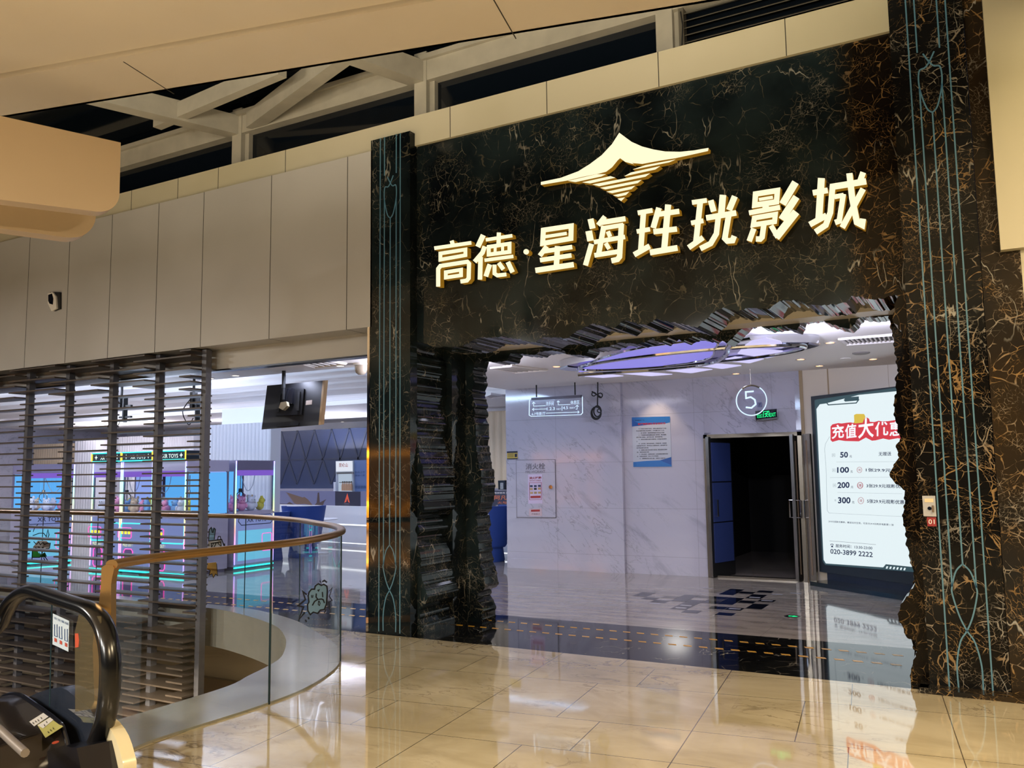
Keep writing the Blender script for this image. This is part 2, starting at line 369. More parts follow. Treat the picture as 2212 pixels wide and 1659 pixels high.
def put_text(mb, body, o, U, Vv, bold=0.0, res=3):     # the lettering fills the parallelogram o, o+U, o+Vv
    o, U, Vv = V(o), V(U), V(Vv); vs, fs = text_mesh(body, bold, res)
    mb.add([o+U*a+Vv*b for a, b in vs], fs); return mb
def px_text(mb, body, pl, bl, br, tl, off=.002, bold=0.0, res=3):
    a, b, c = pl(*bl, off), pl(*br, off), pl(*tl, off); return put_text(mb, body, a, b-a, c-a, bold, res)
def px_poly(mb, pl, pts, off=.002, d=.0015):
    P = [pl(x, y, off) for x, y in pts]; mb.prism(P, -pl.n*d); return mb
def px_stroke(mb, pl, pts, w, off=.002, d=.0015, closed=False):
    for q in stroke(pts, w, closed): px_poly(mb, pl, q, off, d)
    return mb
# ================================================================ the building
YP, YM = 7.42, 7.55
pP, pM = PY(YP), PY(YM)
# plan of the glass balustrade and of the opening to the floor below
OUTER = [(-4.69, 3.38), (-4.80, 3.75), (-4.80, 4.18), (-4.79, 4.74), (-4.86, 5.29), (-5.10, 5.90), (-5.42, 6.34), (-5.86, 6.76), (-6.45, 7.14), (-7.13, 7.56), (-7.9, 7.87), (-8.46, 7.99), (-9.2, 8.02), (-11, 8.03), (-14, 8.03), (-17, 8.03)]
INNER = [(-5.42, 3.3), (-5.42, 4.05), (-5.45, 4.96), (-5.58, 5.36), (-5.71, 5.73), (-5.88, 6.05), (-6.28, 6.52), (-6.62, 6.84), (-7.08, 7.19), (-7.75, 7.5), (-8.6, 7.76), (-9.3, 7.80), (-11, 7.81), (-17, 7.81)]
oc = catmull([(x, y, 0) for x, y in OUTER], 8); ic = catmull([(x, y, 0) for x, y in INNER], 8)
cut = min(range(len(oc)), key=lambda i: abs(oc[i].y-7.38)+(0 if oc[i].x < -6 else 9))
fl = [V((4, -6, 0)), V((4, 7.38, 0)), V((oc[cut].x, 7.38, 0))]+[p for p in reversed(oc[:cut+1])]+[V((-4.8, 3.2, 0)), V((-5.6, 2.3, 0)), V((-20, 2.3, 0)), V((-20, -6, 0))]
struct('floor', MB().prism([p-V((0, 0, .3)) for p in fl], (0, 0, .3)), M_FLOOR)
# dark threshold strip, then the cinema floor
st = [V((-.3, 7.38, 0)), V((-.3, 8.97, 0)), V((-17, 8.97, 0))]+[V((p.x, p.y, 0)) for p in reversed(oc[cut:])]+[V((oc[cut].x, 7.38, 0))]
sf = struct('floor_2', MB().prism([p-V((0, 0, .3)) for p in st], (0, 0, .3)), M_STRIP)
sf['label'] = 'black marble threshold strip with two rows of yellow dashes'
db = MB()
for y, ph in ((8.17, 0.0), (8.58, .02)):
    x = -.75-ph
    while x > -10.5:
        db.prism([(x, y, .0008), (x-.082, y, .0008), (x-.082-.022, y+.05, .0008), (x-.022, y+.05, .0008)], (0, 0, .0006)); x -= .1545
db.build('dash_inlay', mat('brass_yellow_inlay', 'd09a2c', .3), sf)
struct('floor_3', MB().box(-26, 2.2, 8.97, 22, -.3, 0), M_CFLOOR)
# mosaic inlay in the hall floor
I1 = mat('navy_stone_inlay', '171c2c', .06, var=.5, bump=7); I2 = mat('grey_stone_inlay', '5f5a55', .08, var=.5, bump=6); I3 = mat('pale_stone_inlay', 'b4b6c2', .1)
i1, i2, i3 = MB(), MB(), MB()
rs = random.Random(3)
def tile(mb, x0, x1, y0, y1): mb.box(x0, x1, y0, y1, .0006, .0014)
for ix in range(10):
    for iy in range(11):
        x = -4.35+ix*.205; y = 10.05+iy*.205
        edge = abs(ix-5.5)/6+abs(iy-5)/6.5
        r = rs.random()
        if r < 1.05-edge*.75: tile(i1 if (ix > 3 or r < .25) and r < .62 else i2, x, x+.2, y, y+.2)
        if r > .30 and r < .39: i3.box(x+.03, x+.17, y+.08, y+.15, .0016, .0022)
struct('floor_inlay', i2, I2); struct('floor_inlay', i1, I1); struct('floor_inlay', i3, I3)
# pale stone rim round the opening, with its fascia
rim = MB(); n = len(ic)
rim_pts = [V((p.x, p.y, -.46)) for p in oc if p.x > -17]+[V((p.x, p.y, -.46)) for p in reversed(ic)]
rim.prism(rim_pts, (0, 0, .475))
struct('trim_1', rim, M_CURB, smooth=True)
# storey below, seen through the opening
struct('floor_lower', MB().box(-24, 2, -6, 16, -4.6, -4.4), M_LOWER)
struct('wall_lower', MB().box(-24, 2, 12.0, 12.2, -4.4, -.3), M_LOWER)
struct('wall_lower', MB().box(-5.0, -4.8, 3.5, 12, -4.4, -.3), M_LOWER)
dk = mat('lower_dark_shopfront', '4b3820', .3)
struct('wall_lower', MB().box(-18, -8, 11.9, 12.0, -4.4, -2.2), dk)
# ---- bulkhead over the lobby opening (left) and its panel joints
z0 = pP(579, 732).z; zt = pP(799, 327).z
bk = MB().box(-20, -5.93, YP, 7.74, z0, zt)
bk.box(-20, -5.93, 7.74, 7.86, 3.08, zt)
bw = struct('wall_left', bk, M_PANEL)
jb = MB()
for x in (66, 152, 242, 342, 439, 585, 750):
    X = pP(x, 500).x; jb.box(X-.004, X+.004, YP-.002, YP, z0, zt); jb.box(X-.004, X+.004, YP, 7.74, z0-.001, z0)
struct('wall_left_joint', jb, M_JOINT, bw)
struct('trim_2', MB().box(-20, -5.93, 7.725, 7.87, 3.065, 3.085), mat('dark_steel_trim', '3a3d45', .3, .8))
# ---- parapet band above
zb0 = pM(949, 283).z; zb1 = pM(949, 240.5).z
pb = struct('wall_parapet', MB().box(-20, .6, YM-.04, 7.75, 5.36, zb1), M_BAND)
jb = MB()
for x in (293, 392, 478, 622, 977, 1187, 1431, 1711):
    X = pM(x, 330).x; jb.box(X-.004, X+.004, YM-.042, YM-.04, 5.36, zb1)
struct('wall_parapet_joint', jb, M_JOINT, pb)
# ---- clerestory: white steel frame, dark glass, sloping rafters
YC = 7.78; pC = PY(YC)
zh = pC(522, 288).z
struct('window_1', MB().box(-20, 1, YC+.12, YC+.14, zb1-.2, 7.4), M_DARKGL)
fr = MB()
for xa, xb in ((505, 541), (897, 943), (1424, 1470)):
    A = pC(xa, 250).x; B = pC(xb, 250).x; fr.box(A, A+.17, YC-.02, YC+.2, zb1-.2, zh+.35); fr.box(A+.17, A+.24, YC+.05, YC+.14, zb1-.2, zh+.1)
fr.box(-20, 1, YC-.01, YC+.16, zh+.0, zh+.24); fr.box(-20, 1, YC-.06, YC+.1, zh+.24, zh+.30)
struct('window_1_frame', fr, M_OLDWHITE)
rf = MB(); pr_ = PZ(zh+.12)
def rafter(a, b, w, h, ext=1.0):
    A, B = pr_(*a), pr_(*b); d = (B-A); B = A+d*ext; d.normalize(); s = V((-d.y, d.x, 0))*w/2
    rf.obox(A-s-V((0, 0, h/2)), B-A, s*2, (0, 0, h))
rafter((523, 278), (255, 212), .2, .26, 2.2); rafter((920, 165), (800, 122), .2, .26, 3.5); rafter((545, 262), (706, 142), .17, .22, 1.6)
rafter((340, 262), (560, 168), .12, .2, 1.2)
struct('ceiling_rafter', rf, M_OLDWHITE)
struct('window_2', MB().obox((-20, 7.9, zh+.42), (21, 0, 0), (0, -6, 1.3), (0, 0, .03)), M_DARKGL)
lv = MB(); A = pC(1478, 90).x; B = pC(1925, -10).x
for k in range(9): lv.obox((A, YC+.02, zb1+.02+k*.075), (B-A, 0, 0), (0, .08, .05), (0, 0, .008))
lv.box(A-.05, A, YC, YC+.1, zb1-.1, zh); 
struct('window_1_louvre', lv, mat('grey_louvre_metal', '6d675c', .4, .3))
tag(MB().tube([(A-.02, YC-.02, zh-.05), (A+.0, YC-.03, zh-.2), (A-.02, YC-.02, zh-.42)], .006).build('cable', M_BLACKM), 'thin black cable hanging at the corner of the high louvre', 'cable')
# ---- mall ceiling over the viewer: main field and a lower border strip
ZC = 4.8; pz = PZ(ZC); e0 = pz(0, 255); e1 = pz(1455, 17); d = (e1-e0).normalized(); nn = V((d.y, -d.x, 0)); E0 = e0-d*14; E1 = e1+d*2.6
wS = (pz(0, 170)-e0).dot(nn)
cs = MB().obox(E0, E1-E0, nn*wS, (0, 0, .16))
for u in (0.0,):
    cs.obox(E0, E1-E0, nn*.03, (0, 0, .32))
cst = struct('ceiling_border', cs, M_CEIL)
jm = MB()
A = pz(375, 203); B = A+nn*wS
for k in (0, 1):
    a = A+d*(2.9*k-.0)
    jm.obox(a-V((0, 0, .002)), d*.008, nn*wS, (0, 0, .004))
struct('ceiling_joint', jm, M_JOINT, cst)
struct('ceiling', MB().obox(E0+nn*(wS+.02)+V((0, 0, .03)), E1-E0+d*4, nn*12, (0, 0, .2)), M_CEIL)
struct('ceiling_shadow_gap', MB().obox(E0+nn*(wS-.02)+V((0, 0, .06)), E1-E0, nn*.08, (0, 0, .05)), mat('gap_brown', '6d5a45', .8))
# ---- rounded beige bulkheads hanging at the upper left (end of the upper escalator cladding)
nb = V((math.cos(math.radians(19.7)), -math.sin(math.radians(19.7)), 0)); db_ = V((math.sin(math.radians(19.7)), math.cos(math.radians(19.7)), 0))
def slab(px, rad, thick, y_anchor, name, k):
    pl = Pl(PY(y_anchor)(*px['tr']), nb); tr, br, bl, tl = (pl(*px[q]) for q in ('tr', 'br', 'bl', 'tl'))
    ext = 1.2
    bl = br+(bl-br)*2.2; tl = tr+(tl-tr)*2.2; u = (bl-br).normalized(); w = (tr-br).normalized(); pts = [tr]
    for i in range(9):
        a = math.pi/2*i/8; pts.append(br+u*rad*(1-math.sin(math.pi/2-a) if False else 1-math.cos(a))+w*rad*(1-math.sin(a)))
    pts = [tl, tr]+[br+u*rad*(1-math.cos(a))+w*rad*(1-math.sin(a)) for a in [math.pi/2*i/8 for i in range(9)]]+[bl]
    return struct(name, MB().prism(pts, -nb*thick), M_CEILB)
M_CEILB = metal_panel('tan_bulkhead_panel', 'c4ad8e', 'bda687', rough=.38)
s1 = slab(dict(tr=(261, 308), br=(257, 463), bl=(0, 431), tl=(0, 250)), .16, .14, 4.1, 'bulkhead_upper', 0)
s2 = slab(dict(tr=(208, 455), br=(203, 521), bl=(0, 493), tl=(0, 425)), .20, .16, 4.25, 'bulkhead_lower', 1)
# ================================================================ marble portal
rj = random.Random(11)
def jag(P, amp=.016, step=.03):                       # broken, scalloped outline through coarse points (x, z)
    out = []
    for a, b in zip(P[:-1], P[1:]):
        a, b = V((a[0], a[1])), V((b[0], b[1])); L = (b-a).length; n = max(1, int(L/step)); t = 0
        nrm = V((-(b-a).y, (b-a).x)).normalized() if L else V((0, 0)); ts = sorted([0]+[min(.98, (k+rj.uniform(-.3, .3))/n) for k in range(1, n)])
        for k, t in enumerate(ts): out.append(a.lerp(b, t)+nrm*(rj.uniform(-amp, amp) if k else 0))
    out.append(V((P[-1][0], P[-1][1]))); return out
def scallop(P, k=4, bulge=.25):                       # round every second facet
    out = []
    for i, (a, b) in enumerate(zip(P[:-1], P[1:])):
        out.append(a); d = b-a
        if d.length > .028 and i % 2 == 0:
            nrm = V((-d.y, d.x)); 
            for q in range(1, k): t = q/k; out.append(a+d*t-nrm*bulge*4*t*(1-t)*.9)
    out.append(P[-1]); return out
c5 = crop(1000, 600, 2.2343); cL = crop(780, 680, 5.53); cL2 = crop(780, 980, 3.77)
def xz(pl, pts): return [(pl(*p).x, pl(*p).z) for p in pts]
left1 = [cL(*p) for p in ((612, 432), (650, 540), (655, 640), (640, 760), (655, 900), (655, 960), (640, 1090), (662, 1180), (680, 1260), (678, 1310), (650, 1400), (662, 1480), (685, 1560), (690, 1640))]
left1 += [cL2(*p) for p in ((490, 80), (500, 130), (510, 170), (495, 240), (508, 280), (505, 380), (515, 440), (490, 480), (440, 540), (470, 600), (465, 650), (440, 710), (470, 770), (485, 850), (480, 970), (500, 1040), (520, 1100), (540, 1180), (530, 1210), (470, 1270), (475, 1350), (510, 1420))]
top1 = [c5(*p) for p in ((-235, 300), (-130, 335), (0, 330), (70, 290), (185, 283), (265, 296), (345, 312), (395, 285), (500, 292), (545, 260), (625, 222), (735, 240), (775, 205), (885, 228), (935, 198), (1010, 215), (1060, 222), (1130, 240), (1200, 170), (1255, 143), (1330, 160), (1365, 146), (1480, 150), (1530, 112), (1615, 105), (1660, 130), (1730, 135), (1790, 128), (1850, 120), (1872, 88), (1930, 92), (1980, 105), (2040, 95), (2082, 82))]
right1 = [(1941, 640), (1934, 655), (1928, 689), (1947, 714), (1953, 744), (1955, 766), (1942, 800), (1953, 822), (1956, 838), (1944, 861), (1948, 885), (1955, 910), (1953, 938), (1936, 960), (1942, 988), (1930, 1008), (1922, 1021), (1933, 1043), (1958, 1060), (1964, 1088), (1969, 1110), (1967, 1132), (1975, 1155), (1967, 1177), (1964, 1196), (1972, 1215), (1980, 1243), (1972, 1271), (1955, 1295), (1939, 1326), (1947, 1348), (1958, 1376), (1978, 1387), (1980, 1409), (1972, 1432), (1967, 1465)]
L1 = jag(xz(pM, left1)[::-1], .008, .035); T1 = scallop(jag(xz(pM, top1), .006, .030), 5, .20); R1 = jag(xz(pM, right1), .006, .03)
L1 = scallop(L1, 5, .22); R1 = scallop(R1, 3, .2)
Ztop = pM(898, 300.6).z
xa, xb = -5.90, -.02
L1[0] = V((L1[0].x, 0)); R1.append(V((R1[-1].x, 0)))
poly = [V((xb, 0)), V((xb, Ztop)), V((xa, Ztop)), V((xa, 0))]+L1+T1+R1
portal = thing('entrance_portal', (-2.95, YM, 0), 'black gold-veined marble cinema entrance with ragged carved opening under a lit sign', 'entrance')
def ring(poly, y0, y1): return MB().prism([V((p.x, y0, p.y)) for p in poly], (0, y1-y0, 0))
ring(poly, YM, 8.15).build('front_slab', M_BLACK, portal)
# shallow stone courses across the front
# recess between the two slabs: flat jambs and a cream soffit
MB().box(-5.46, -5.34, 8.15, 8.44, 0, 3.3).build('recess_jamb', M_BLACK, portal); MB().box(-.6, -.44, 8.15, 8.44, 0, 3.3).build('recess_jamb', M_BLACK, portal)
MB().box(-5.34, -.6, 8.15, 8.44, 3.10, 3.2).build('recess_soffit', M_CREAMW, portal)
# rear slab
pB = PY(8.74)
left2 = [(1056, 784), (1052, 797), (1049, 805), (1053, 834), (1048, 845), (1049, 861), (1054, 875), (1051, 884), (1055, 893), (1050, 904), (1056, 920), (1056, 942), (1054, 962), (1057.6, 969), (1061, 996), (1063, 1012), (1068, 1020), (1069, 1054), (1067, 1081), (1060, 1102), (1054, 1110), (1060, 1128), (1056, 1144), (1062, 1163), (1062, 1192), (1065, 1213), (1073, 1235), (1077, 1262), (1061, 1274), (1059, 1285), (1070, 1306), (1070, 1333)]
top2 = [c5(*p) for p in ((125, 395), (165, 412), (210, 420), (270, 415), (290, 376), (400, 386), (430, 370), (540, 366), (560, 385), (640, 390), (660, 360), (750, 350), (800, 330), (900, 335), (960, 310), (1000, 330), (1050, 295), (1100, 325), (1150, 300), (1230, 318), (1262, 300), (1310, 335), (1345, 300), (1400, 245), (1440, 235), (1500, 265), (1580, 255), (1640, 275), (1660, 225), (1740, 215), (1800, 245), (1850, 260), (1890, 265), (1940, 205), (2000, 215), (2070, 208))]
L2 = scallop(jag(xz(pB, left2)[::-1], .008, .04)); T2 = scallop(jag(xz(pB, top2), .005, .032), 5, .20)
L2[0] = V((L2[0].x, 0)); xr = T2[-1].x
R2 = scallop(jag([(xr+.0, T2[-1].y), (xr+.05, 2.6), (xr, 2.2), (xr+.07, 1.7), (xr+.02, 1.2), (xr+.08, .7), (xr+.03, .3), (xr+.05, 0)], .01, .04))
poly2 = [V((-.02, 0)), V((-.02, 3.3)), V((-5.90, 3.3)), V((-5.90, 0))]+L2+T2+R2
ring(poly2, 8.44, 8.74).build('rear_slab', M_BLACK, portal)
# pilasters with inlaid blue light strips
def pilaster(name, x0, x1, yb, ztop, strips, label, m, lens_top, lens_bot, flip):
    t = thing(name, ((x0+x1)/2, YP, 0), label, 'pilaster', 'portal pilasters')
    MB().box(x0, x1, YP, yb-.002, .0, ztop).build('shaft', m, t)
    s = strips; y = YP-.004; w = .0055
    def bar(pts): 
        mb = MB()
        for q in stroke(catmull([(a, b, 0) for a, b in pts], 6) if len(pts) > 2 else pts, w*2): mb.prism([V((p[0], y, p[1])) for p in q], (0, .005, 0))
        return mb
    zt, zc, zm = lens_top; ba, bw, bc = lens_bot
    bar([(s[0], .02), (s[0], ztop)]).build('light_strip', E_LEDB, t); bar([(s[4], .02), (s[4], ztop)]).build('light_strip', E_LEDB, t)
    m_ = s[2]; q = (s[3]-s[1])/2
    for sg in (-1, 1):                                # lens at foot: apex, widest, crossing, then out to the floor
        bar([(m_, ba), (m_+sg*q*.6, (ba*2+bw)/3), (m_+sg*q, bw), (m_+sg*q, bw*.8+bc*.2), (m_+sg*q*.55, (bw+bc*2)/3), (m_, bc), (m_-sg*q*.6, bc*.75+.03), (m_-sg*q, bc*.45), (m_-sg*q, .03)]).build('light_strip', E_LEDB, t)
        bar([(m_+sg*q, bw), (m_+sg*q, zm)]).build('light_strip', E_LEDB, t)
        bar([(m_, zc), (m_+sg*q*.5, zc+.05), (m_+sg*q, zm), (m_+sg*q*.95, zm+.14), (m_+sg*q*.4, zt-.04), (m_, zt), (m_-sg*q*.5, zt+.08)]).build('light_strip', E_LEDB, t)
        bar([(m_+sg*q*1.0, zt+.1), (m_+sg*q*1.0, ztop)]).build('light_strip', E_LEDB, t)
    bar([(m_, ba), (m_, zc)]).build('light_strip', E_LEDB, t)
    return t
k = YP/7.3
kz = lambda z: 1.7+(z-1.7)*k
pl1 = pilaster('pilaster', -5.95, -5.40, YM, kz(5.442), [-5.719*k, -5.661*k, -5.579*k, -5.499*k, -5.443*k], 'black marble pilaster at the left of the entrance, beside the glass railing', M_BLACK, (kz(4.9), kz(4.5), kz(4.72)), (kz(.95), kz(.75), .46), 1)
pl2 = pilaster('pilaster', -.495, .046, YM, 5.70, [-.355*k, -.297*k, -.213*k, -.136*k, -.071*k], 'brown and black marble pilaster right of the entrance, holding a key switch', M_BROWN, (kz(4.92), kz(4.5), kz(4.72)), (kz(.97), kz(.80), .46), 1)
struct('trim_3', MB().box(-5.985, -5.952, YP-.005, YP+.1, 0, 3.34), M_CHROME)
# brown marble pier right of it with the cream panel above
struct('wall_right', MB().box(.05, .36, YP+.03, 8.74, 0, 6.2), M_PIER)
xq = PY(YP-.08)(2205, 545).x
struct('wall_right_pier', MB().box(.05, xq, YP-.01, 8.7, 0, PY(YP)(2161, 541).z), M_PIER)
struct('wall_right_panel', MB().box(.182*YP/7.3, 2.2, YP-.09, 8.7, PY(YP-.09)(2161, 540).z, 6.4), M_BAND)
struct('wall_right_return', MB().box(xq, 2.2, YP-.02, 8.7, 0, PY(YP)(2161, 541).z), M_BAND)
struct('baseboard_right', MB().box(-.56, 1.0, YP-.16, YP, 0, .035).box(-.56, -.5, YP-.12, YP+.14, 0, .035), M_PIER)
# ---- key switch and little red notice on the right pilaster
pS = PY(YP)
t = thing('key_switch', pS(2006, 1115), 'silver key switch plate on the marble right of the entrance', 'switch')
px_poly(MB(), pS, [(1992, 1071), (2020, 1071), (2023, 1116), (1995, 1115)], .012, .011).build('plate', mat('satin_silver', 'b9b6b2', .35, .4), t)
px_poly(MB(), pS, [(1997, 1077), (2016, 1077), (2016.5, 1085), (1997.5, 1085)], .0145, .002).build('label_strip', mat('label_cream', 'd9c79c', .5), t)
a = pS(2008, 1098, .012); MB().cyl(a, a+V((0, -.012, 0)), .014, 14).build('lock_barrel', M_CHROME, t); a = pS(2015, 1096, .012); MB().box(a.x-.006, a.x+.006, a.y-.02, a.y, a.z-.035, a.z+.015).build('key_bow', mat('brown_plastic', '6a5642', .5), t)
nm = px_poly(MB(), pS, [(2002, 1117), (2022, 1117), (2023.5, 1137), (2003.5, 1137)], .002).build('notice', mat('notice_red', '8c1f1c', .5)); tag(nm, 'tiny red square notice just below the key switch', 'notice')
px_text(MB(), '01', pS, (2006, 1132), (2019, 1132), (2005.5, 1122), .0035).build('lettering', mat('print_white', 'e8e4dc', .6), nm)
# ================================================================ illuminated sign
pF = PY(YM-.10)
sign = thing('cinema_sign', (-2.95, YM, 4.1), 'large glowing cream letters and winged emblem on the black marble', 'sign')
cA = crop(900, 270, 4.424); cB = crop(1350, 270, 4.0218)
GL = [(cA, [([(335, 1106), (350, 1150)], 38), ([(170, 1178), (523, 1126)], 34), ([(228, 1228), (467, 1190), (467, 1245), (228, 1287)], 34, 1), ([(207, 1545), (207, 1375), (228, 1347), (485, 1307), (502, 1325), (498, 1465), (480, 1487), (420, 1496)], 38), ([(280, 1407), (425, 1383), (425, 1437), (280, 1458)], 34, 1)]),
 (cA, [([(638, 1052), (585, 1165)], 48), ([(652, 1160), (630, 1220), (555, 1308)], 42), ([(612, 1262), (606, 1478)], 42), ([(662, 1098), (915, 1058)], 32), ([(787, 1028), (783, 1150)], 38), ([(690, 1165), (888, 1135), (888, 1213), (690, 1238)], 36, 1), ([(752, 1155), (750, 1230)], 26), ([(822, 1145), (822, 1222)], 26), ([(650, 1293), (925, 1256)], 32), ([(700, 1332), (662, 1448)], 44), ([(745, 1335), (745, 1420), (772, 1438), (858, 1428)], 36), ([(785, 1318), (830, 1380)], 40), ([(872, 1310), (918, 1408)], 44)]),
 (cA, [([(1212, 1005), (1478, 965), (1475, 1085), (1205, 1132)], 46, 1), ([(1215, 1070), (1435, 1036)], 30), ([(1245, 1160), (1178, 1250)], 44), ([(1215, 1208), (1487, 1166)], 42), ([(1180, 1292), (1480, 1246)], 42), ([(1136, 1390), (1502, 1334)], 50), ([(1347, 1158), (1335, 1370)], 50)]),
 (cA, [([(1662, 898), (1683, 990)], 56), ([(1645, 1013), (1663, 1108)], 62), ([(1672, 1136), (1614, 1342)], 48), ([(1800, 875), (1735, 958)], 44), ([(1745, 936), (1996, 896)], 48), ([(1790, 965), (1738, 1245)], 48), ([(1765, 990), (1975, 955)], 40), ([(1958, 945), (1940, 1260), (1920, 1285), (1862, 1298)], 50), ([(1695, 1120), (1992, 1070)], 42), ([(1700, 1246), (1965, 1204)], 44), ([(1828, 1018), (1850, 1068)], 40), ([(1808, 1130), (1840, 1185)], 40)]),
 (cB, [([(112, 764), (240, 742)], 40), ([(103, 926), (218, 906)], 38), ([(162, 750), (137, 1100)], 46), ([(80, 1128), (215, 1052)], 46), ([(296, 720), (246, 895)], 48), ([(278, 778), (472, 750)], 44), ([(248, 928), (452, 904)], 46), ([(218, 1108), (457, 1068)], 50), ([(376, 692), (340, 1095)], 52)]),
 (cB, [([(583, 674), (712, 655)], 40), ([(575, 852), (682, 832)], 40), ([(655, 665), (617, 1020)], 48), ([(553, 1066), (680, 978)], 46), ([(852, 608), (837, 775)], 56), ([(745, 655), (772, 752)], 50), ([(955, 620), (905, 740)], 52), ([(706, 808), (967, 764)], 48), ([(812, 795), (795, 945), (745, 1030), (655, 1075)], 46), ([(902, 785), (868, 985), (890, 1008), (935, 1004), (950, 965)], 48)]),
 (cB, [([(1135, 600), (1325, 570), (1317, 668), (1128, 697)], 46, 1), ([(1165, 648), (1285, 628)], 26), ([(1195, 712), (1250, 704)], 22), ([(1078, 764), (1348, 716)], 42), ([(1125, 808), (1307, 777), (1300, 840), (1115, 868)], 42, 1), ([(1207, 868), (1192, 975), (1175, 992), (1138, 990)], 46), ([(1120, 900), (1080, 1010)], 46), ([(1270, 875), (1328, 975)], 44), ([(1482, 498), (1370, 688)], 62), ([(1490, 625), (1362, 822)], 60), ([(1488, 755), (1312, 978)], 66)]),
 (cB, [([(1707, 462), (1685, 815)], 60), ([(1632, 590), (1762, 568)], 48), ([(1605, 866), (1752, 786)], 50), ([(1785, 540), (2096, 490)], 54), ([(1805, 520), (1785, 760), (1745, 870), (1655, 930)], 50), ([(1820, 625), (1900, 610)], 40), ([(1898, 600), (1862, 835), (1825, 848)], 46), ([(1950, 420), (1975, 640), (2015, 845), (2060, 868), (2068, 815)], 54), ([(2070, 412), (2042, 490)], 50), ([(2070, 555), (1888, 892)], 50)])]
def letter(polys, parent, name):
    ret, face = MB(), MB()
    for P in polys:
        Q = [pF(*p) for p in P]
        face.prism([q+V((0, -.004, 0)) for q in Q], (0, .004, 0)); ret.prism(Q, (0, .075, 0))
    r = ret.build(name, E_GOLD, parent); face.build('face', E_SIGN, r); return r
for c, strokes in GL:
    polys = []
    for s in strokes:
        for q in stroke(s[0], s[1], len(s) > 2): polys.append([c(*p) for p in q])
    letter(polys, sign, 'character')
letter([[cA(1048+26*math.cos(a), 1212+26*math.sin(a)) for a in [2*math.pi*i/20 for i in range(20)]]], sign, 'dot')
cZ = crop(800, 0, 3.16)
wing = [cZ(*p) for p in ((1700, 907), (1650, 985), (1580, 1060), (1500, 1120), (1420, 1170), (1300, 1215), (1165, 1243), (1165, 1262), (1340, 1233), (1450, 1207), (1560, 1185), (1610, 1172), (1650, 1142), (1688, 1095), (1705, 1080), (1740, 1105), (1800, 1122))]
wing += [cB(*p) for p in ((60, 330), (150, 338), (300, 310), (440, 288), (560, 262), (722, 226), (726, 200), (600, 222), (480, 234), (350, 231), (250, 214), (150, 188), (60, 148), (5, 108))]
letter([wing], sign, 'emblem_wing')
for P in (((1350, 1235), (1400, 1243), (1575, 1205), (1608, 1190), (1545, 1190)), ((1793, 1157), (1835, 1150), (2040, 1108), (2082, 1090), (1880, 1128)), ((1448, 1245), (1500, 1252), (1672, 1213), (1640, 1203)), ((1735, 1203), (1945, 1157), (1978, 1135), (1780, 1178)), ((1518, 1260), (1562, 1271), (1878, 1206), (1908, 1184), (1720, 1222)), ((1570, 1283), (1605, 1293), (1825, 1250), (1850, 1229)), ((1613, 1309), (1650, 1319), (1782, 1291), (1807, 1269)), ((1658, 1334), (1690, 1343), (1745, 1331), (1767, 1309)), ((1688, 1357), (1713, 1373), (1737, 1348))):
    letter([[cZ(*p) for p in P]], sign, 'emblem_stripe')
# small sensor on the left panels
t = thing('wall_sensor', pP(115, 650), 'small white and black wall sensor on the beige panels, upper left', 'sensor')
px_poly(MB(), pP, [(108, 631), (129, 631), (129, 667), (116, 672), (109, 668)], .03, .03).build('backplate', M_BLACKM, t)
px_poly(MB(), pP, [(103, 634), (113, 631), (120, 640), (122, 666), (111, 672), (103, 655)], .055, .025).build('housing', mat('white_plastic', 'e8e2da', .4), t)
px_poly(MB(), pP, [(104, 637), (112, 634), (115, 645), (114, 658), (107, 656), (104, 650)], .058, .004).build('lens_window', M_BLACKG, t)
# ================================================================ glass balustrade round the opening
def screen(P):
    q = P-EYE; c = q.dot(FW); return 1106+F*q.dot(RT)/c, 829.5-F*q.dot(UP)/c
bal = thing('glass_balustrade', (-4.8, 3.62, 0), 'curved glass balustrade with bronze handrail round the floor opening', 'railing')
ZR = 1.172
oc2 = catmull([(x, y, 0) for x, y in OUTER], 16)
MB().tube([p+V((0, 0, ZR)) for p in oc2], .042, 14, ry=.03, upv=(0, 0, 1)).build('handrail', M_BRONZE, bal, smooth=True)
def near(px, lo, hi): return min(range(lo, hi), key=lambda i: abs(screen(oc2[i]+V((0, 0, .6)))[0]-px))
tip = max(range(len(oc2)), key=lambda i: screen(oc2[i]+V((0, 0, .6)))[0])
seams = [0, near(587, 0, tip), tip-3, near(647, tip, len(oc2)-30), near(530, tip, len(oc2)-20)]
xs = -10.2
while xs > -17:
    seams.append(min(range(tip, len(oc2)), key=lambda i: abs(oc2[i].x-xs))); xs -= 1.3
M_SEAM = mat('dark_glass_edge', '1f3238', .2)
for a, b in zip(seams[:-1], seams[1:]):
    pts = oc2[a:b+1]
    if len(pts) < 2: continue
    g = MB(); base = 0
    for p, q in zip(pts[:-1], pts[1:]): g.poly([p+V((0, 0, .0)), q+V((0, 0, .0)), q+V((0, 0, ZR-.02)), p+V((0, 0, ZR-.02))])
    o = g.build('glass_panel', M_GLASS, bal, smooth=True, weld=True)
for i, s in enumerate(seams[1:]):
    r = .0085 if i < 2 else .006
    MB().cyl(oc2[s]+V((0, 0, 0)), oc2[s]+V((0, 0, ZR-.02)), r, 8).build('glass_edge', M_SEAM, bal)
# end post: the handrail turns down into a flat bronze plate
pEnd = Pl(oc2[0]+V((-.0, -.0, 0)), (.35, -.94, 0))
post = [(219, 1226), (226, 1221), (244, 1222), (247, 1228), (243, 1244), (240, 1262), (240, 1500), (240, 1628), (208, 1628), (200, 1400), (206, 1330), (214, 1300), (218, 1262)]
px_poly(MB(), pEnd, post, .01, .05).build('end_post', M_BRONZE, bal)
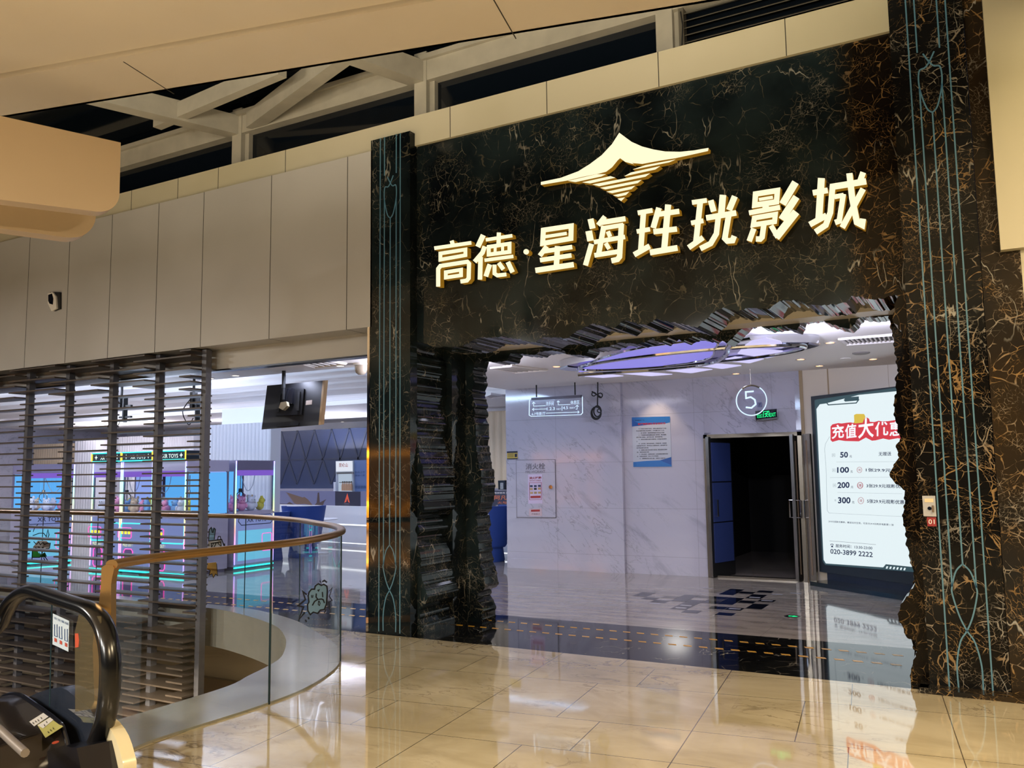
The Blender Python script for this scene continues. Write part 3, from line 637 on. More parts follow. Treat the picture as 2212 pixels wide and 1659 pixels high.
# stickers on the glass (plain cartoon doodles)
S_BLK = mat('sticker_black', '0c0c0e', .6); S_BLU = mat('sticker_blue_grey', '7ca4c8', .6); S_OCH = mat('sticker_ochre', 'c59a4e', .6); S_WHT = mat('sticker_white', 'cfd2da', .6); S_GRN = mat('sticker_green', '2f9a3c', .6)
cS = crop(620, 1160, 7.5417)
i0 = near(690, 0, tip); tg = (oc2[i0+1]-oc2[i0-1]).normalized(); nG = V((tg.y, -tg.x, 0)); pG = Pl(oc2[i0], nG)
cl = px_poly(MB(), pG, [cS(*p) for p in ((345, 960), (360, 900), (400, 850), (450, 850), (460, 800), (510, 760), (560, 790), (600, 770), (650, 800), (660, 870), (655, 960), (645, 1090), (610, 1180), (545, 1190), (500, 1245), (430, 1225), (380, 1265), (340, 1200), (335, 1100), (358, 1060))], .012, .001).build('cloud_sticker', S_BLU)
tag(cl, 'blue grey angry cloud sticker on the curved glass panel', 'sticker')
ol = MB()
def dood(pts, w, closed=False, c=cS, pl=pG, off=.0145, mb=None):
    return px_stroke(mb or ol, pl, [c(*p) for p in pts], w/7.5, off, .001, closed)
dood([(345, 960), (360, 900), (400, 850), (450, 850), (460, 800), (510, 760), (560, 790), (600, 770), (650, 800), (660, 870), (655, 960), (645, 1090), (610, 1180), (545, 1190), (500, 1245), (430, 1225), (380, 1265), (340, 1200), (335, 1100), (358, 1060)], 22, True)
dood([(415, 1115), (450, 1050), (495, 1020), (560, 1010), (590, 1020), (612, 1075)], 20); dood([(480, 920), (475, 980), (500, 1010)], 18); dood([(578, 895), (585, 980)], 16); dood([(500, 860), (515, 880), (530, 850)], 14)
dood([(515, 1040), (510, 1100), (530, 1115), (540, 1080), (525, 1040)], 12); dood([(400, 945), (405, 990)], 10); dood([(425, 945), (420, 990)], 10)
dood([(320, 940), (260, 890), (300, 1020), (180, 1120), (270, 1140), (190, 1350), (290, 1230)], 26); dood([(690, 880), (735, 830), (690, 970), (735, 1030), (680, 1060), (700, 1190), (665, 1120)], 14)
dood([(575, 730), (610, 708), (650, 740)], 26); dood([(535, 715), (555, 745)], 18); dood([(345, 1305), (360, 1340)], 26); dood([(300, 1350), (320, 1385)], 24); dood([(635, 1180), (610, 1240)], 16)
ol.build('outline', S_BLK, cl)
# robot sticker (far glass) and boy sticker (farther left)
cR = crop(240, 1080, 6.9133); pFar = PY(8.03)
rb = px_poly(MB(), pFar, [cR(*p) for p in ((1450, 620), (1640, 595), (1690, 800), (1450, 835))], .012, .001).build('robot_sticker', S_WHT); tag(rb, 'cartoon robot sticker with striped square face on the far glass', 'sticker')
b = px_poly(MB(), pFar, [cR(*p) for p in ((1450, 600), (1460, 440), (1495, 405), (1525, 430), (1560, 420), (1550, 520), (1530, 600))], .012, .001); b.build('arm', S_BLU, rb)
b = px_poly(MB(), pFar, [cR(*p) for p in ((1440, 940), (1570, 930), (1590, 1130), (1560, 1110), (1530, 1165), (1505, 1100), (1470, 1130), (1480, 1050), (1430, 1040))], .012, .001); b.build('flame', S_OCH, rb)
ob = MB()
for pts, w, cl_ in (([(1450, 615), (1650, 590), (1690, 690), (1670, 800)], 16, 0), ([(1495, 650), (1640, 625), (1645, 790), (1505, 800)], 14, 1), ([(1500, 780), (1570, 640)], 12, 0), ([(1500, 710), (1530, 650)], 10, 0), ([(1590, 640), (1645, 700)], 10, 0), ([(1575, 715), (1578, 755)], 8, 0), ([(1610, 715), (1612, 750)], 8, 0), ([(1550, 770), (1590, 790), (1620, 768)], 8, 0), ([(1455, 610), (1465, 445), (1495, 410), (1510, 490)], 12, 0), ([(1520, 490), (1535, 420), (1558, 440), (1540, 590)], 12, 0), ([(1690, 650), (1700, 760)], 22, 0), ([(1590, 590), (1600, 545), (1630, 545), (1640, 590)], 12, 0), ([(1440, 1040), (1480, 1050), (1465, 1125), (1505, 1100), (1525, 1160), (1560, 1105), (1590, 1130), (1575, 950)], 8, 0), ([(1450, 690), (1462, 660), (1470, 690)], 8, 0), ([(1450, 790), (1468, 790)], 12, 0)):
    px_stroke(ob, pFar, [cR(*p) for p in pts], w/6.9, .0145, .001, bool(cl_))
ob.build('outline', S_BLK, rb)
cY = crop(40, 960, 5.53)
by = px_poly(MB(), pFar, [cY(*p) for p in ((170, 1230), (230, 1150), (330, 1150), (375, 1190), (360, 1250), (290, 1270), (200, 1250))], .012, .001).build('figure_sticker', S_WHT); tag(by, 'cartoon figure sticker in a green shirt on the far glass at left', 'sticker')
px_poly(MB(), pFar, [cY(*p) for p in ((165, 1240), (210, 1255), (260, 1320), (310, 1290), (330, 1350), (165, 1345))], .0125, .001).build('shirt', S_GRN, by)
ob = MB()
for pts, w in (([(175, 1045), (190, 1000), (235, 950)], 8), ([(170, 1090), (250, 1060), (300, 1060), (330, 1100)], 9), ([(330, 1110), (350, 1020), (365, 1080), (350, 1115)], 9), ([(180, 1160), (215, 1195), (240, 1165), (260, 1200), (290, 1170), (310, 1195), (345, 1180)], 9), ([(345, 1180), (380, 1180), (370, 1240), (345, 1245)], 9), ([(200, 1230), (240, 1270), (290, 1270), (340, 1240)], 9), ([(230, 1225), (255, 1230)], 14), ([(280, 1235), (300, 1230)], 14), ([(165, 1240), (160, 1390)], 10), ([(165, 1350), (250, 1350), (300, 1320), (350, 1390), (320, 1395), (300, 1355)], 10), ([(310, 1290), (335, 1340)], 9), ([(250, 1290), (265, 1325), (290, 1285)], 8)):
    px_stroke(ob, pFar, [cY(*p) for p in pts], w/5.53, .0145, .001)
ob.build('outline', S_BLK, by)
# ================================================================ slatted timber screen, five staggered bays
BX = [-8.806, -9.70, -10.66, -11.65, -12.62, -13.6]
SL = ['rightmost slatted timber screen bay, ending beside the hanging television', 'slatted timber screen bay, second from the right', 'slatted timber screen bay, third from the right', 'slatted timber screen bay, fourth from the right', 'slatted timber screen bay, fifth from the right', 'leftmost slatted timber screen bay, cut by the picture edge']
proto = {}; M_POST = mat('slate_screen_post', '62626a', .4, var=.4, bump=10)
for k, X in enumerate(BX):
    t = thing('slatted_screen', (X, 7.6, -2.2), 'dark '+SL[k] if k else SL[k], 'screen', 'slatted screen bays')
    MB().box(X+.01, X+.09, 7.54, 7.63, -2.4, 3.33).build('post', M_POST, t)
    def row(z, L, yf, kind):
        if kind not in proto: proto[kind] = (MB().box(X-L, X+(.0 if yf < 7.4 else .03), yf, 7.70, z-.010, z+.010).build('slat', M_SLAT, t), z)
        else:
            o0, zz = proto[kind]; o = o0.copy(); o.name = 'slat'; COL.objects.link(o); o.parent = t; o.location = (0, 0, z-zz)
    z = 3.237 if k % 2 == 0 else 3.31
    while z > -2.3:
        deep = z > 2.85 or z < -.15; row(z, 1.12 if deep else 1.07, 7.37 if deep else 7.52, 'deep' if deep else 'shallow'); z -= .166
    if k == 0:
        z = 3.311
        while z > -2.3:
            deep = z > 2.8 or z < -.1; row(z, .21 if z > 0 or z < -1 else .3, 7.37 if deep else 7.52, ('end_deep' if z > 0 else 'end_low') if deep else 'end'); z -= .166
# ================================================================ escalator at the lower left
az = math.radians(-74); de = V((math.sin(az), math.cos(az), 0)); ne = V((-de.y, de.x, 0))   # de: away to the left; ne: toward the viewer
if ne.y > 0: ne = -ne
f8 = crop(0, 1250, 4.056); f9 = crop(0, 1460, 7.373)
Pb = PZ(0)(232, 1715); pe = Pl(Pb, ne)
esc = thing('escalator', Pb, 'black escalator newel with glass side and dark rounded deck at the lower left', 'escalator')
hp = [pe(*f8(*p)) for p in ((-900, 1500), (-420, 940), (-100, 520), (0, 400), (45, 300), (105, 200), (185, 132), (270, 104), (345, 118), (480, 165), (640, 218), (770, 262), (850, 325), (905, 410), (945, 540), (965, 700), (966, 850), (958, 1000), (938, 1150), (905, 1290), (860, 1420), (800, 1500), (740, 1560))]
hp = catmull(hp, 5)
MB().tube(hp, .044, 14, ry=.058, upv=ne).build('handrail', M_RUBBER, esc, smooth=True)
gp = [pe(*f8(*p)) for p in ((-420, 1010), (-100, 600), (15, 440), (70, 300), (130, 210), (200, 165), (270, 145), (345, 160), (480, 210), (640, 265), (740, 310), (800, 380), (840, 460), (870, 560), (885, 700), (884, 850), (870, 1100), (830, 1400), (600, 1500), (-420, 1700))]
MB().poly(gp).build('glass_panel', M_CABGL, esc)
inner = [(p+V((0, 0, 0))) for p in gp[1:18]]
MB().tube([p for p in inner], .010, 8).build('glass_gasket', M_BLACKG, esc, smooth=True)
MB().cyl(pe(*f8(455, 205)), pe(*f8(435, 1120)), .004, 6).build('glass_seam', M_SEAM, esc)
# dark deck: profile along the escalator, widened toward the steps and outward
prof = [pe(*f9(*p)) for p in ((-900, 900), (-300, 640), (0, 470), (110, 370), (200, 300), (290, 268), (370, 263), (440, 275), (520, 310), (640, 392), (800, 500), (960, 615), (1110, 735), (1150, 790), (1180, 900), (1215, 1010), (1240, 1120), (1255, 1467), (-900, 1467))]
ins = MB(); outp = [p+ne*.05 for p in prof]
low = [p+ne*.42-V((0, 0, .05))-de*.0 for p in prof]
def loft(a, b):
    mb = MB(); n = len(a); mb.add(list(a)+list(b), [(i, (i+1) % n, n+(i+1) % n, n+i) for i in range(n)]+[tuple(range(n))[::-1], tuple(range(n, 2*n))]); return mb
loft(outp, low).build('inner_deck', mat('dark_brown_gloss', '1c1714', .14, coat=.4), esc, smooth=True)
MB().tube([p+ne*.05 for p in prof[2:17]], .014, 8).build('deck_edge', M_BLACKG, esc, smooth=True)
po = [pe(*f9(*p)) for p in ((-300, 560), (200, 420), (500, 285), (660, 232), (800, 205), (870, 210), (960, 250), (1080, 350), (1190, 440), (1330, 560), (1380, 665), (1390, 900), (1390, 1467), (-300, 1467))]
loft([p-ne*.04 for p in po], [p-ne*.14 for p in po]).build('outer_deck', mat('dark_steel_deck', '4d5360', .16, .6), esc, smooth=True)
cp = [pe(*f9(*p)) for p in ((1460, 640), (1560, 720), (1640, 790), (1720, 900), (1780, 1010), (1830, 1150), (1870, 1300), (1900, 1420), (1900, 1600), (1400, 1600))]
loft([p-ne*.02 for p in cp], [p-ne*.09 for p in cp]).build('outer_cladding', mat('cream_cladding', 'd9c9a0', .3, coat=.3), esc, smooth=True)
bs = [pe(*f9(*p)) for p in ((1030, 1180), (1240, 1090), (1480, 1010), (1720, 1040), (1760, 1200), (1850, 1620), (1040, 1620))]
loft([p+ne*.16 for p in bs], [p-ne*.05 for p in bs]).build('newel_base', M_BLACKG, esc, smooth=True)
# brush, comb plate
pk = Pl(Pb+ne*.44, ne)
MB().tube([pk(*f9(-200, 690)), pk(*f9(0, 860)), pk(*f9(200, 1050)), pk(*f9(400, 1230))], .022, 10).build('skirt_brush', mat('worn_aluminium', '8b8178', .45, .5), esc, smooth=True)
MB().obox(Pb+ne*.42-de*.15-V((0, 0, .02)), de*2.6, ne*1.3, (0, 0, .025)).build('comb_plate', M_BLACKM, esc)
gb = MB()
for k in range(16): gb.obox(Pb+ne*(.50+.05*k)+de*.12+V((0, 0, .005)), de*.9, ne*.012, (0, 0, .006))
gb.build('comb_ridge', mat('brass_ridge', '7d6a3c', .4, .6), esc, kind='stuff')
# stickers on deck: the deck plane under them
a, b_, c_ = outp[9], outp[12], low[9]; pD = Pl(a, (b_-a).cross(c_-a)); 
if pD.n.dot(EYE-a) < 0: pD.n = -pD.n
sk = MB(); px_poly(sk, pD, [f9(*p) for p in ((465, 730), (710, 575), (785, 640), (545, 800))], .004); sk.build('deck_label', mat('label_grey', 'b8b4ae', .5), esc)
sk = MB(); px_poly(sk, pD, [f9(*p) for p in ((595, 780), (800, 655), (1005, 805), (725, 985))], .004); sk.build('deck_label', mat('label_khaki', '9a9450', .5), esc)
sk = MB(); px_poly(sk, pD, [f9(*p) for p in ((600, 785), (800, 658), (850, 700), (690, 832))], .006); sk.build('deck_label', mat('label_grey', 'b8b4ae', .5), esc)
sk = MB()
for u, v in ((520, 735), (560, 710), (600, 690), (650, 655), (700, 770), (735, 720), (760, 880), (800, 850), (840, 820)): px_stroke(sk, pD, [f9(u, v), f9(u+14, v+26)], 1.2, .0085)
sk.build('deck_label_print', S_BLK, esc)
q = pD(*f9(885, 1075)); e1_ = (b_-a).normalized(); e2_ = pD.n.cross(e1_)
MB().prism([q+pD.n*.004+(e1_*math.cos(t)+e2_*math.sin(t))*.018 for t in [2*math.pi*i/18 for i in range(18)]], pD.n*.003).build('stop_button', mat('button_red', 'a03c1c', .4), esc)
# warning sheet and red tab on the glass
wsn = px_poly(MB(), pe, [f8(*p) for p in ((463, 305), (605, 370), (598, 640), (460, 575))], .012, .001).build('safety_sheet', mat('sheet_white_blue', 'b9c4cc', .5)); tag(wsn, 'white safety notice with three pictograms on the escalator glass', 'notice')
pb_ = MB()
for u in (488, 530, 578):
    dv = (u-488)*.45; px_stroke(pb_, pe, [f8(u-12, 400+dv), f8(u-12, 500+dv), f8(u+12, 510+dv), f8(u+10, 470+dv), f8(u+10, 400+dv)], 1.1, .0145)
px_text(pb_, '安全乘梯', pe, f8(472, 352), f8(598, 410), f8(472, 330), .0145)
pb_.build('pictogram', mat('print_navy', '26406a', .6), wsn)
rp = MB()
for u in (484, 530, 576): dv = (u-488)*.45; px_poly(rp, pe, [f8(u-8, 520+dv), f8(u+12, 530+dv), f8(u+12, 560+dv), f8(u-8, 552+dv)], .0145)
rp.build('red_print', mat('print_red', 'a8402e', .6), wsn)
gd = MB(); px_poly(gd, pe, [f8(*p) for p in ((655, 470), (690, 310), (878, 330), (880, 1130), (658, 1165))], .03, .006)
gd = gd.build('guard_board', M_AMBER); tag(gd, 'amber plastic anti-collision board hung beside the escalator handrail', 'board')
px_poly(MB(), pe, [f8(*p) for p in ((656, 480), (682, 480), (690, 540), (685, 600), (658, 605))], .032, .002).build('red_tab', mat('tab_red', 'b5482c', .5), gd)
# ================================================================ cinema hall
HW = 13.43; HZ = 3.2
pW = PY(HW); pV = PY(13.5)
struct('wall_back', MB().box(-7.63, -5.385, HW, 14.6, 0, HZ).box(-5.385, -3.98, 13.5, 13.8, 0, HZ), M_WHITE)
xdl, xdr, zd = -3.98, -2.46, 2.26
struct('wall_back_lintel', MB().box(xdl, xdr, 13.56, 13.8, zd, HZ), M_WHITE)
fr = MB().prism([(xdl-.02, 13.5, HZ), (xdl-.02, 13.5, zd+.03), (xdl+.09, 13.56, zd+.03), (xdl+.09, 13.56, HZ-.1), (xdr-.09, 13.56, HZ-.1), (xdr-.09, 13.56, zd+.03), (xdr+.02, 13.5, zd+.03), (xdr+.02, 13.5, HZ)], (0, .03, 0))
struct('trim_4', fr, M_WHITE)
struct('wall_back_right', MB().box(xdr, 2.2, 13.5, 13.8, 0, HZ), M_CREAMW)
struct('wall_back_joint', MB().box(-2.05, -2.03, 13.495, 13.5, 0, HZ).box(-1.2, -1.195, 13.497, 13.5, 0, HZ).box(xdr+.0, xdr+.05, 13.48, 13.5, 0, HZ), mat('cream_joint', 'a08c6c', .5))
struct('wall_hall_right', MB().box(.6, .8, 8.7, 13.5, 0, HZ), M_CREAMW)
struct('baseboard_back', MB().box(-7.63, -5.38, HW-.012, HW, 0, .17).box(-5.38, -3.98, 13.488, 13.5, 0, .17), M_WHITE)
# dark corridor behind the door
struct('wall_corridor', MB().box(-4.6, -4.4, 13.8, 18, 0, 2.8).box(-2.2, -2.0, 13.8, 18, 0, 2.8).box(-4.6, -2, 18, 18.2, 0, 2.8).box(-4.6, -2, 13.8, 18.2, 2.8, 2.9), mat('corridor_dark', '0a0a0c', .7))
# ceiling of hall and lobby, with the lobby's raised coffer left open
CX0, CX1, CY0, CY1 = -24, -7.6, 9.25, 14.2
struct('ceiling_2', MB().box(-26, 2.2, 7.86, CY0, HZ, 3.3).box(CX1, 2.2, CY0, CY1, HZ, 3.3).box(-26, 2.2, CY1, 22, HZ, 3.3), M_HALLW)
# ---- door 5
d5 = thing('double_door', (-3.2, 13.5, 0), 'open dark double door with steel frame under the round number 5 sign', 'door')
fm = MB().box(xdl, xdl+.06, 13.44, 13.7, 0, zd).box(xdr-.06, xdr, 13.44, 13.7, 0, zd).box(xdl, xdr, 13.44, 13.7, zd-.06, zd); fm.build('door_frame', M_STEEL, d5)
MB().box(xdl+.06, xdr-.06, 13.5, 13.62, 0, .03).build('threshold', M_STEEL, d5)
def leaf(o, u, w, h, side):
    o, u = V(o), V(u).normalized(); nrm = V((-u.y, u.x, 0)); l = MB().obox(o, u*w, nrm*.05, (0, 0, h)).build('door_leaf', M_BLACKM if side < 0 else M_STEEL, d5)
    if side < 0:
        M_PAD = mat('blue_leather_pad', '2c3c72', .45)
        for a in range(3): MB().obox(o+u*.06-nrm*.02+V((0, 0, .22+.64*a)), u*(w-.12), nrm*.09, (0, 0, .62)).build('padded_panel', M_PAD, l)
    else: MB().obox(o+u*.05-nrm*.006+V((0, 0, .1)), u*(w-.1), nrm*.06, (0, 0, h-.2)).build('leaf_panel', mat('tan_leaf', '6d5a48', .5), l)
    MB().obox(o-u*.004+V((0, 0, 0)), u*.03, nrm*.055, (0, 0, h)).build('edge_strip', M_STEEL, l)
    q = o+u*(.10 if side < 0 else w-.1)+V((0, 0, .95)); hm = MB()
    for sg in (-.07, .12): hm.tube([q+nrm*.02, q+nrm*sg, q+nrm*sg+V((0, 0, .26)), q+nrm*.02+V((0, 0, .26))], .012, 8)
    hm.build('handle', M_CHROME, l)
    return l
leaf((xdl+.10, 13.38, .01), (.30, 1, 0), .66, zd-.05, -1)
leaf((xdr+.02, 13.42, .01), (1, -.32, 0), .12, zd-.05, 1)
leaf((xdr-.12, 13.40, .01), (.25, .6, 0), .12, zd-.05, 1)
# ---- round acrylic number sign and exit sign
p5 = PY(12.8)
s5 = thing('number_sign', p5(1623, 865), 'round clear acrylic sign with a glowing 5 hung above the dark door', 'sign')
c = p5(1623, 865); r = (p5(1656, 865)-c).length
MB().prism([c+V((r*math.cos(t), 0, r*math.sin(t))) for t in [2*math.pi*i/40 for i in range(40)]], (0, .012, 0)).build('disc', M_ACRYL, s5)
MB().tube([c+V((r*math.cos(t), 0, r*math.sin(t))) for t in [2*math.pi*i/48 for i in range(48)]], .008, 6, closed=True).build('lit_rim', E_EDGE, s5)
f5 = crop(1480, 760, 3.072); nb5 = MB()
px_stroke(nb5, p5, [f5(455, 262), (1480+402/3.072, 760+266/3.072), f5(404, 308), f5(435, 300), f5(462, 318), f5(468, 348), f5(440, 372), f5(402, 368)], 3.4, .01); nb5.build('numeral', E_EDGE, s5)
MB().tube([c+V((r*math.cos(t), -.002, r*math.sin(t))) for t in [math.radians(55+70*i/10) for i in range(11)]], .014, 6).build('top_clip', M_STEEL, s5)
MB().cyl(c+V((0, 0, r)), V((c.x, c.y, HZ)), .009, 8).build('rod', M_STEEL, s5)
pX = PY(13.45); ex = thing('exit_sign', pX(1657, 895), 'small green lit exit sign above the dark doorway', 'sign')
px_poly(MB(), pX, [f5(*p) for p in ((465, 393), (608, 378), (610, 440), (470, 458))], .02, .1).build('housing', M_BLACKG, ex)
px_poly(MB(), pX, [f5(*p) for p in ((472, 450), (612, 434), (612, 443), (472, 460))], .03, .05).build('base_bar', M_STEEL, ex)
g = MB(); px_text(g, 'EXIT', pX, f5(562, 432), f5(602, 427), f5(561, 407), .024, .008); px_text(g, '安全出口', pX, f5(477, 441), f5(513, 437), f5(476, 414), .024)
px_stroke(g, pX, [f5(520, 435), f5(519, 398), f5(556, 393), f5(557, 431)], 1.2, .024); px_stroke(g, pX, [f5(544, 405), f5(536, 416), f5(540, 425), f5(528, 432)], 1.6, .024); px_stroke(g, pX, [f5(527, 414), f5(535, 408), f5(545, 412), f5(551, 418)], 1.4, .024); px_stroke(g, pX, [f5(540, 424), f5(550, 431)], 1.5, .024)
px_poly(g, pX, [f5(546+4*math.cos(t), 400+4*math.sin(t)) for t in [i*.7 for i in range(9)]], .024)
g.build('pictogram', E_GREEN, ex)
q = px_poly(MB(), PY(13.55), [f5(*p) for p in ((478, 336), (508, 334), (509, 366), (479, 368))], .003).build('small_plate', mat('violet_grey_plate', '6f709a', .5)); tag(q, 'tiny grey plate with a question mark beside the number 5', 'plate')
px_text(MB(), '?', PY(13.55), f5(488, 362), f5(500, 361), f5(488, 342), .006).build('lettering', S_BLK, q)
# ---- hanging acrylic direction sign
pH = PY(13.0); h1 = crop(1110, 840, 10.37)
ds = thing('direction_sign', pH(1200, 880), 'clear acrylic direction sign with lit arrows hung before the white marble wall', 'sign')
px_poly(MB(), pH, [h1(*p) for p in ((335, 240), (1530, 170), (1540, 540), (1500, 580), (390, 618), (340, 590))], .0, .01).build('panel', M_ACRYL, ds)
px_stroke(MB(), pH, [h1(*p) for p in ((345, 245), (340, 590), (390, 616), (1495, 578), (1535, 540), (1530, 175))], 1.1, .003, .012).build('lit_rim', E_EDGE, ds)
px_poly(MB(), pH, [h1(*p) for p in ((388, 200), (1500, 135), (1500, 190), (388, 255))], .02, .05).build('top_channel', mat('channel_grey', '5c5c6a', .4, .4), ds)
for u, v in ((508, 185), (1372, 135)): a = pH(*h1(u, v)); MB().cyl(a, V((a.x, a.y, HZ)), .012, 8).build('rod', M_BLACKM, ds)
g = MB()
for pts in ([(412, 335), (440, 295), (478, 330)], [(440, 300), (440, 388), (710, 375)], [(965, 300), (992, 268), (1025, 300)], [(992, 270), (992, 360), (1262, 348)], [(450, 430), (415, 460), (450, 492)], [(415, 460), (735, 448)], [(1380, 400), (1418, 365), (1450, 400)], [(1418, 365), (1418, 455), (1385, 455)], [(1430, 490), (1460, 518), (1430, 550)], [(720, 545), (1460, 518)], [(1078, 385), (1078, 490)]): px_stroke(g, pH, [h1(*p) for p in pts], 1.0, .006)
px_text(g, '洗手间', pH, h1(718, 378), h1(890, 370), h1(718, 288), .006); px_text(g, '休息区', pH, h1(1270, 352), h1(1468, 342), h1(1270, 262), .006)
px_text(g, '1.2.3', pH, h1(740, 484), h1(915, 474), h1(740, 418), .006); px_text(g, '号影厅', pH, h1(950, 472), h1(1060, 466), h1(950, 440), .006); px_text(g, '4.5', pH, h1(1100, 460), h1(1210, 452), h1(1100, 396), .006); px_text(g, '号影厅', pH, h1(1245, 450), h1(1375, 442), h1(1245, 412), .006)
px_text(g, '6.7号影厅', pH, h1(402, 598), h1(708, 584), h1(402, 530), .006)
g.build('lettering', E_EDGE, ds)
# ---- coiled black cable hanging from the ceiling
pc = PY(13.2); cb = MB(); top = pc(*h1(1880, -100)); cb.tube([V((top.x, top.y, HZ)), pc(*h1(1880, 0)), pc(*h1(1872, 380))], .012, 8)
for rx, ry, ox, oy in ((112, 140, 1842, 545), (100, 128, 1850, 530), (80, 120, 1870, 500)):
    cb.tube([pc(*h1(ox+rx*math.cos(t), oy+ry*math.sin(t))) for t in [2*math.pi*i/24 for i in range(24)]], .012, 6, closed=True)
for ox, oy, rx, ry in ((1935, 145, 50, 50), (1790, 120, 45, 40), (1915, 490, 45, 40)): cb.tube([pc(*h1(ox+rx*math.cos(t), oy+ry*math.sin(t))) for t in [2*math.pi*i/16 for i in range(16)]], .01, 6, closed=True)
cb.tube([pc(*h1(1750, 60)), pc(*h1(1860, 130)), pc(*h1(1960, 200))], .014, 6)
tag(cb.build('coiled_cable', M_BLACKM, smooth=True), 'coil of black cable hanging from the ceiling before the marble wall', 'cable')
# ---- fire cabinet, stickers, yellow notice
h2 = crop(1050, 800, 3.6867)
fc = thing('fire_hydrant_cabinet', pW(1158, 1056), 'white marble-faced fire hydrant cabinet door with instruction sheet', 'cabinet')
px_poly(MB(), pW, [h2(*p) for p in ((238, 712), (550, 708), (558, 1176), (243, 1174))], .012, .012).build('frame', mat('cabinet_frame_grey', '6d6b74', .4, .4), fc)
dr = px_poly(MB(), pW, [h2(*p) for p in ((241, 716), (547, 712), (554, 1171), (247, 1170))], .018, .006).build('door', M_WHITE, fc)
g = MB(); px_text(g, '消火栓', pW, h2(315, 792), h2(470, 788), h2(315, 742), .021, .012); px_text(g, 'FIRE HYDRANT', pW, h2(315, 820), h2(470, 816), h2(315, 800), .021); g.build('lettering', mat('carved_grey', '62606c', .4), dr)
a = pW(*h2(519, 929), .018); MB().cyl(a, a+V((0, -.03, 0)), .035, 18).build('lock', M_CHROME, dr)
def sheet(nm, lab, pts, m, pl=pW, off=.02, cat='notice', fn=h2): return tag(px_poly(MB(), pl, [fn(*p) for p in pts], off, .002).build(nm, m), lab, cat)
sh = sheet('instruction_sheet', 'lilac hydrant instruction sheet stuck on the cabinet door', ((333, 830), (446, 826), (449, 1060), (336, 1062)), mat('sheet_lilac', 'cdbfdc', .5), off=.022)
g = MB(); px_text(g, '消火栓箱', pW, h2(343, 868), h2(440, 865), h2(343, 848), .025, .02); px_text(g, '使用说明 注意事项', pW, h2(345, 884), h2(436, 882), h2(345, 874), .025)
px_poly(g, pW, [h2(*p) for p in ((354, 1000), (434, 998), (434, 1016), (354, 1018))], .025); px_stroke(g, pW, [h2(*p) for p in ((345, 895), (440, 893), (441, 1028), (346, 1030))], .7, .025, closed=True); g.build('red_print', mat('print_dark_red', '9c2a2a', .6), sh)
for k, (u, v) in enumerate([(360, 922), (392, 922), (424, 920), (360, 945), (392, 944), (424, 942), (362, 976), (393, 975), (425, 974)]):
    px_poly(MB(), pW, [h2(u-11, v-8), h2(u+11, v-8), h2(u+11, v+8), h2(u-11, v+8)], .025).build('picture', mat(('pic_navy', 'pic_dark', 'pic_tan')[0 if k < 3 else (1 if k == 4 else 2)], ('343a5c', '2c2c38', 'b09060')[0 if k < 3 else (1 if k == 4 else 2)], .6), sh)
sh = sheet('warning_plate', 'small pink warning plate low on the fire cabinet door', ((342, 1103), (444, 1100), (446, 1158), (343, 1160)), mat('plate_pink', 'c9b4bd', .4), off=.022)
g = MB(); px_poly(g, pW, [h2(*p) for p in ((358, 1110), (428, 1108), (428, 1124), (358, 1126))], .025); g.build('red_band', mat('print_dark_red', '9c2a2a', .6), sh)
px_text(MB(), '严禁圈占', pW, h2(362, 1150), h2(428, 1148), h2(362, 1140), .025).build('lettering', S_BLK, sh)
sh = sheet('yellow_notice', 'small yellow and navy notice at the edge of the marble wall', ((166, 646), (250, 643), (251, 707), (167, 709)), mat('notice_yellow', 'c9b04a', .5), off=.006)
g = MB(); px_poly(g, pW, [h2(*p) for p in ((166, 646), (250, 643), (250, 656), (166, 659))], .009); px_poly(g, pW, [h2(*p) for p in ((167, 702), (251, 699), (251, 707), (167, 709))], .009)
for v in (667, 678, 689): px_stroke(g, pW, [h2(172, v), h2(220, v-1)], 1, .009)
px_poly(g, pW, [h2(*p) for p in ((228, 665), (246, 664), (246, 690), (228, 691))], .009); g.build('print', mat('print_midnight', '1a1c38', .6), sh)
# ---- blue poster of fire rules
h3 = crop(1350, 880, 11.85)
ps = tag(px_poly(MB(), pV, [h3(*p) for p in ((175, 255), (1150, 230), (1195, 1515), (215, 1525))], .008, .008).build('rules_poster', mat('poster_pale', 'b4bccb', .4)), 'blue and white fire rules poster on the marble left of the door', 'poster')
PB = mat('poster_blue', '1f6db4', .4); PB2 = mat('poster_deep_blue', '15529c', .4)
px_poly(MB(), pV, [h3(*p) for p in ((175, 255), (1150, 230), (1152, 385), (1040, 410), (700, 430), (480, 460), (180, 490))], .0095).build('header_band', PB, ps)
px_poly(MB(), pV, [h3(*p) for p in ((180, 490), (480, 460), (330, 400), (178, 310))], .0105).build('header_wave', PB2, ps)
px_poly(MB(), pV, [h3(*p) for p in ((212, 1400), (560, 1370), (900, 1355), (1185, 1270), (1195, 1515), (215, 1525))], .0095).build('footer_band', PB, ps)
px_poly(MB(), pV, [h3(*p) for p in ((900, 1355), (1185, 1280), (1193, 1480))], .0105).build('footer_wave', PB2, ps)
g = MB(); px_text(g, '高层建筑消防安全告知书', pV, h3(330, 455), h3(1035, 435), h3(330, 400), .0125, .02); g.build('title', mat('print_bright_red', 'c8202c', .6), ps)
g = MB(); px_text(g, '高德置地广场', pV, h3(255, 350), h3(495, 343), h3(255, 318), .0125)
